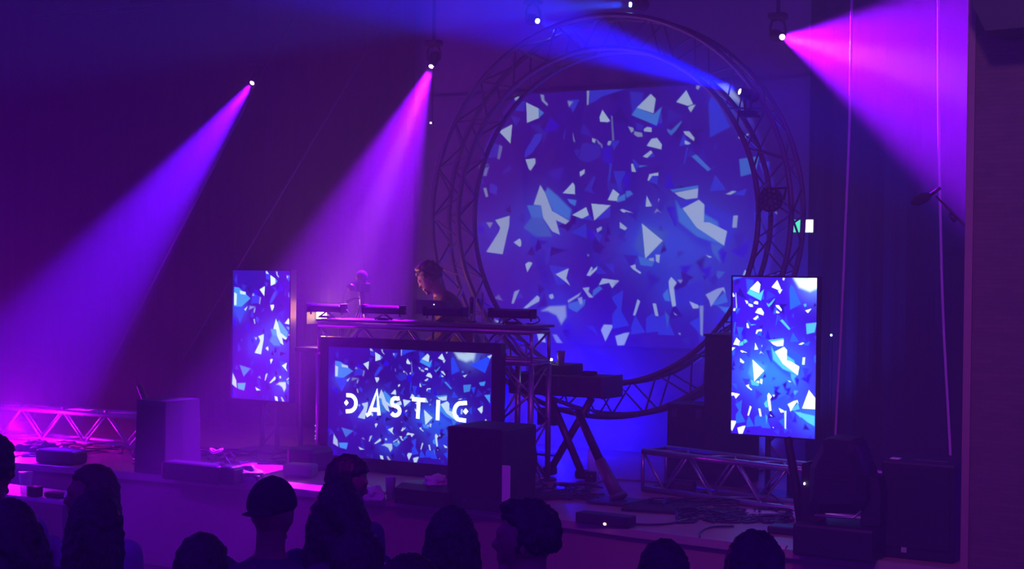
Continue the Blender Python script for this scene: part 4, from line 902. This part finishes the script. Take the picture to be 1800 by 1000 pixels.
def person(top, feet_z, label, rz=0, hair='short', hairm=HAIRD, shirtm=CLOTHB, hyaw=0, hpitch=0, lean=0, arms=((0,0),(0,0)), H=None, broad=1.0, name='person', vox=.009, skin=SKIN):
    """top: world point of the crown. built facing +Y with 1.74 m stature, scaled to fit"""
    H = H or (top.z-feet_z); k = H/1.76
    t = thing(name, label, 'person', (0,0,0), 0)
    ROOTM.pop(t.name, None); ROOTM[t.name] = Matrix.Identity(4)
    body = MB(); shirt = MB(); pants = MB(); hm = MB()
    Lr = Matrix.Rotation(-lean, 4, 'X'); piv = Vector((0,0,.95))
    def up(p): p = Vector(p); return piv+(Lr @ (p-piv)) if lean else p
    def loft_up(mb, secs, n=20):
        tmp = MB().loft(secs, n); tmp.v = [up(v) for v in tmp.v]; mb.add(tmp.v, tmp.f)
    b_ = broad
    loft_up(body, [((0,0,.86),.15,.105),((0,0,.95),.165,.115),((0,0,1.08),.135,.10),((0,.005,1.22),.15,.112),((0,0,1.34),.165*b_,.112),((0,-.005,1.42),.155*b_,.09),((0,-.005,1.465),.085,.065),((0,0,1.50),.056,.058),((0,.01,1.58),.054,.058)])
    loft_up(shirt, [((0,0,.88),.178,.128),((0,0,1.0),.172,.13),((0,0,1.12),.158,.122),((0,.005,1.24),.168,.128),((0,0,1.35),.182*b_,.127),((0,-.005,1.42),.17*b_,.105),((0,-.005,1.462),.10,.078),((0,0,1.485),.068,.068)])
    # head
    hc = up((0,.018,1.642)); HR = (Matrix.Rotation(hyaw,3,'Z') @ Matrix.Rotation(-hpitch-lean*.5,3,'X'))
    tmp = MB().ell((0,0,0),(.077,.098,.118),36,26,fn=headfn)
    tmp.ell((0,.094,-.02),(.013,.022,.018),12,8).tube([(0,.088,.012),(0,.107,-.024)],[.008,.013],8).ell((0,.088,.026),(.045,.012,.011),16,8)
    tmp.ell((0,.088,-.058),(.024,.011,.007),12,8).ell((0,.087,-.069),(.02,.010,.007),12,8).ell((0,.074,-.100),(.026,.020,.018),12,8)
    for sx in (-1,1): tmp.ell((sx*.032,.076,.004),(.013,.012,.010),12,8).ell((sx*.079,-.006,-.012),(.009,.020,.032),12,10)
    tmp.v = [hc+HR @ v for v in tmp.v]; body.add(tmp.v, tmp.f)
    body.tube([up((0,-.0,1.47)), hc+HR @ Vector((0,-.015,-.05))], [.058,.055], 14)
    # arms
    for sx, (fw, bend) in zip((-1,1), arms):
        sh = Vector((sx*.185*b_,0,1.405)); up_dir = Vector((sx*.13,math.sin(fw),-math.cos(fw))).normalized()
        el = sh+up_dir*.29; fd = Vector((sx*(.02 if bend < .3 else -.25),math.sin(fw+bend),-math.cos(fw+bend))).normalized(); wr = el+fd*.25
        sh, el, wr = up(sh), up(el), up(wr); fd = (wr-el).normalized()
        capsule(body, [sh, sh.lerp(el,.4), el], [.05,.046,.038]); capsule(body, [el, el.lerp(wr,.3), wr], [.038,.038,.025])
        capsule(shirt, [sh, el, el.lerp(wr,.55)], [.066,.055,.046])
        # hand: palm, four unequal fingers, thumb from its side
        sdv = fd.cross(Vector((sx,0,0))); sdv = sdv.normalized() if sdv.length > .1 else Vector((0,1,0)); nv = fd.cross(sdv).normalized()
        inn = nv if nv.x*sx < 0 else -nv
        pm = wr+fd*.045
        Q = Matrix((sdv, nv, fd)).transposed(); body.ell(pm, (.040,.016,.052), 14, 10, rot=Q)
        for j, ln in enumerate((.072,.082,.076,.060)):
            off = sdv*((j-1.5)*.021); s0 = pm+fd*.035+off; s1 = s0+fd*ln*.5+inn*.008+off*.1; s2 = s1+(fd*.8+inn*.6).normalized()*ln*.5
            capsule(body, [s0, s1, s2], [.0095,.009,.008], 8)
        tsgn = sdv if (sdv.y > 0) else -sdv
        s0 = pm-fd*.02+tsgn*.03; s1 = s0+(fd*.6+tsgn*.7).normalized()*.035; s2 = s1+(fd*.95+inn*.3).normalized()*.03
        capsule(body, [s0, s1, s2], [.013,.011,.009], 8)
    # legs
    for sx in (-1,1):
        hip, kn, an = Vector((sx*.085,0,.90)), Vector((sx*.095,.015,.49)), Vector((sx*.10,-.01,.09))
        capsule(body, [hip, hip.lerp(kn,.5), kn, kn.lerp(an,.35), an], [.082,.07,.05,.047,.034])
        capsule(pants, [hip+Vector((0,0,.02)), hip.lerp(kn,.5), kn, an+Vector((0,0,.02))], [.092,.082,.066,.058])
        body.ell((sx*.105,.05,.035),(.045,.125,.038),16,10)
    pants.loft([((0,0,.82),.15,.12),((0,0,.97),.178,.128),((0,0,.985),.17,.12)])
    # hair
    def hf(amp, long):
        def fn(u, v):
            hide = (u.y > .36 and u.z < .36+.3*(u.y-.3)) or (u.z < -.45 and not long)
            kk = .80 if hide else 1.0
            lk = 1+amp*math.sin(math.atan2(u.x,u.y)*19+3*u.z)+amp*math.sin(u.z*17+u.x*9)
            return v*kk*lk
        return fn
    tmp = MB()
    if hair in ('short','curly','quiff'):
        tmp.ell((0,-.010,.018),(.092,.110,.120),48,34,fn=hf(.012 if hair != 'curly' else .03, False))
        if hair == 'quiff': tmp.ell((0,.035,.108),(.058,.052,.026),20,12,fn=lambda u,v: v*(1+.05*math.sin(u.x*25)))
        if hair == 'curly':
            random.seed(2)
            for i in range(46):
                a = random.uniform(0,6.28); zz = random.uniform(-.1,1); rr_ = math.sqrt(max(0,1-zz*zz)); u = Vector((rr_*math.cos(a), rr_*math.sin(a), zz))
                if u.y > .35 and zz < .5: continue
                tmp.ell((u.x*.092,-.012+u.y*.108,.02+u.z*.118),(.024,.024,.022),10,8)
    if hair in ('long','bun','wavy'):
        tmp.ell((0,-.012,.016),(.089,.107,.118),48,34,fn=hf(.010,True))
        if hair != 'bun':
            wv = .012 if hair == 'wavy' else .004; wide = 1.25 if hair == 'wavy' else 1.0; n = 28; secs = []
            for i in range(13):
                q = i/12; z = .02-q*.52; secs.append(((.0,-.055-.03*math.sin(q*2.2)+.03*q,z), (.084+.03*math.sin(q*PI*.8))*wide, .060+.006*math.sin(q*9)))
            lf = MB().loft(secs, n)
            for i, v in enumerate(lf.v): lf.v[i] = v+Vector((math.sin(v.z*40+(i%n)*.9)*wv, math.cos(v.z*37+(i%n))*wv, 0))
            tmp.add(lf.v, lf.f)
            for sx in (-1,1):
                for j in range(3):
                    tmp.tube([(sx*(.074+.004*j),.03-.02*j,.04),(sx*.088*wide,.02-.02*j,-.06),(sx*.098*wide,.0-.02*j,-.2),(sx*.09*wide,.02-.03*j,-.36)],[.016,.020,.022,.010],8)
        if hair == 'bun': tmp.ell((0,-.06,.13),(.045,.045,.04),18,12,fn=lambda u,v: v*(1+.05*math.sin(u.z*20)))
    hairmb = MB(); 
    if tmp.v: hairmb.v = [hc+HR @ v for v in tmp.v]; hairmb.f = tmp.f
    capmb = None
    if hair == 'cap':
        tmp.ell((0,-.008,.022),(.088,.106,.112),40,28,fn=lambda u,v: v*(1.0 if u.z > -.05 else .8))
        hairmb.v = [hc+HR @ v for v in tmp.v]; hairmb.f = tmp.f
        c2 = MB().ell((0,-.008,.028),(.094,.112,.118),40,28,fn=lambda u,v: Vector((v.x,v.y,max(v.z,.0))))
        br2 = MB().ell((0,-.13,.018),(.062,.055,.007),24,8); c2.add(br2.v, br2.f)
        c2.ell((0,-.008,.146),(.01,.01,.006),10,6)
        capmb = MB(); capmb.v = [hc+HR @ v for v in c2.v]; capmb.f = c2.f
    # placement: scale, turn, bring the crown to the wanted point
    crown = hc+HR @ Vector((0,0,.118))
    base = Matrix.Rotation(rz,4,'Z') @ Matrix.Scale(k,4)
    cw = base @ crown; off = Vector((top.x-cw.x, top.y-cw.y, 0)); off.z = feet_z
    t.location = off
    for mb in (body, shirt, pants, hairmb, capmb):
        if mb is not None: mb.xf(base)
    t.empty_display_size = .3
    remesh('body', body, skin, t, vox)
    remesh('shirt', shirt, shirtm, t, .014); remesh('trousers', pants, mat('dark_trousers',(.03,.03,.05),.9) if 'dark_trousers' not in bpy.data.materials else bpy.data.materials['dark_trousers'], t, .016)
    if hairmb.v: remesh('hair', hairmb, hairm, t, .007, smooth_it=1)
    if capmb: remesh('cap', capmb, CLOTHB, t, .006, smooth_it=1)
    return t
def crowd(x, y, zt, label, **kw):
    p = P(x, y, z=zt); return person(p, 0, label, **kw)
PINKSH = mat('pale_lilac_shirt',(.35,.25,.4),.8); GREYSH = mat('grey_hoodie',(.07,.06,.08),.9); NAVY = mat('navy_shirt',(.03,.03,.08),.9); BROWN = mat('brown_top',(.08,.05,.05),.9); BLUESH = mat('pale_blue_shirt',(.25,.3,.55),.8)
FW = math.radians(15)
crowd(-12,770,1.80,'person in a pale lilac shirt cut off by the left edge', rz=FW, hair='short', shirtm=PINKSH)
crowd(22,884,1.70,'person with full wavy dark hair and an earring at bottom left', rz=FW+.3, hair='wavy', shirtm=BROWN)
crowd(160,822,1.68,'woman with long hair rimmed in pink, face turned to the camera', rz=FW, hyaw=2.3, hair='long', hairm=HAIRB, shirtm=PINKSH)
crowd(172,868,1.68,'person with long straight dark hair in front of the pink rimmed woman', rz=FW-.2, hair='long', shirtm=BROWN)
crowd(357,946,1.62,'person with short dark hair low at the bottom, left of the capped one', rz=FW, hair='short', shirtm=NAVY)
crowd(480,849,1.70,'broad person in a backward cap and grey collared top', rz=FW-.1, hyaw=.05, hair='cap', shirtm=GREYSH, broad=1.15)
crowd(624,806,1.62,'person with short hair bowing the head right in front of the booth screen', rz=FW-.4, hyaw=-.9, hpitch=.3, hair='short', shirtm=NAVY)
crowd(598,845,1.66,'person with long dark hair right beside the capped one', rz=FW, hair='wavy', shirtm=NAVY)
crowd(632,938,1.65,'person with a smooth round dark head at the bottom, below the long haired one', rz=FW, hair='short', shirtm=BROWN)
crowd(722,985,1.76,'person whose crown just shows at the bottom edge left of centre', rz=FW, hair='short', shirtm=BROWN)
crowd(795,896,1.66,'person with long straight dark hair below the centre speaker', rz=FW, hair='long', shirtm=NAVY)
crowd(925,886,1.74,'man with swept up hair seen in profile looking left', rz=FW+1.0, hyaw=.75, hair='quiff', shirtm=BROWN)
crowd(1168,956,1.60,'person with short dark hair and a pale blue shirt at the bottom right', rz=FW, hair='short', shirtm=BLUESH)
crowd(1328,941,1.70,'rightmost person, a dark round head below the large moving head lamp', rz=FW, hair='short', shirtm=NAVY)
# DJ
top_dj = P(742,463,Y=11.5)
person(top_dj, S, 'DJ in a brown top bending over the decks behind the booth', rz=2.2, hair='curly', hairm=HAIRB, shirtm=mat('brown_sweatshirt',(.14,.08,.05),.9), lean=.5, hpitch=.3, arms=((.5,1.0),(.5,1.0)), H=1.86)

# ------------------------------------------------------------------ haze over the stage
hz = bpy.data.materials.new('stage_haze'); hz.use_nodes = True; nt = hz.node_tree; nt.nodes.clear()
out = nt.nodes.new('ShaderNodeOutputMaterial'); vs_ = nt.nodes.new('ShaderNodeVolumeScatter')
vs_.inputs['Color'].default_value = (1,1,1,1); vs_.inputs['Density'].default_value = .030; vs_.inputs['Anisotropy'].default_value = .1
nt.links.new(vs_.outputs[0], out.inputs['Volume'])
o = obj('stage_haze', MB().bbox((-15.7,1.6,.02),(2.5,YB-.01,6.55)), hz); tag(o, 'thin smoke haze filling the air over the whole stage', 'haze', kind='stuff')
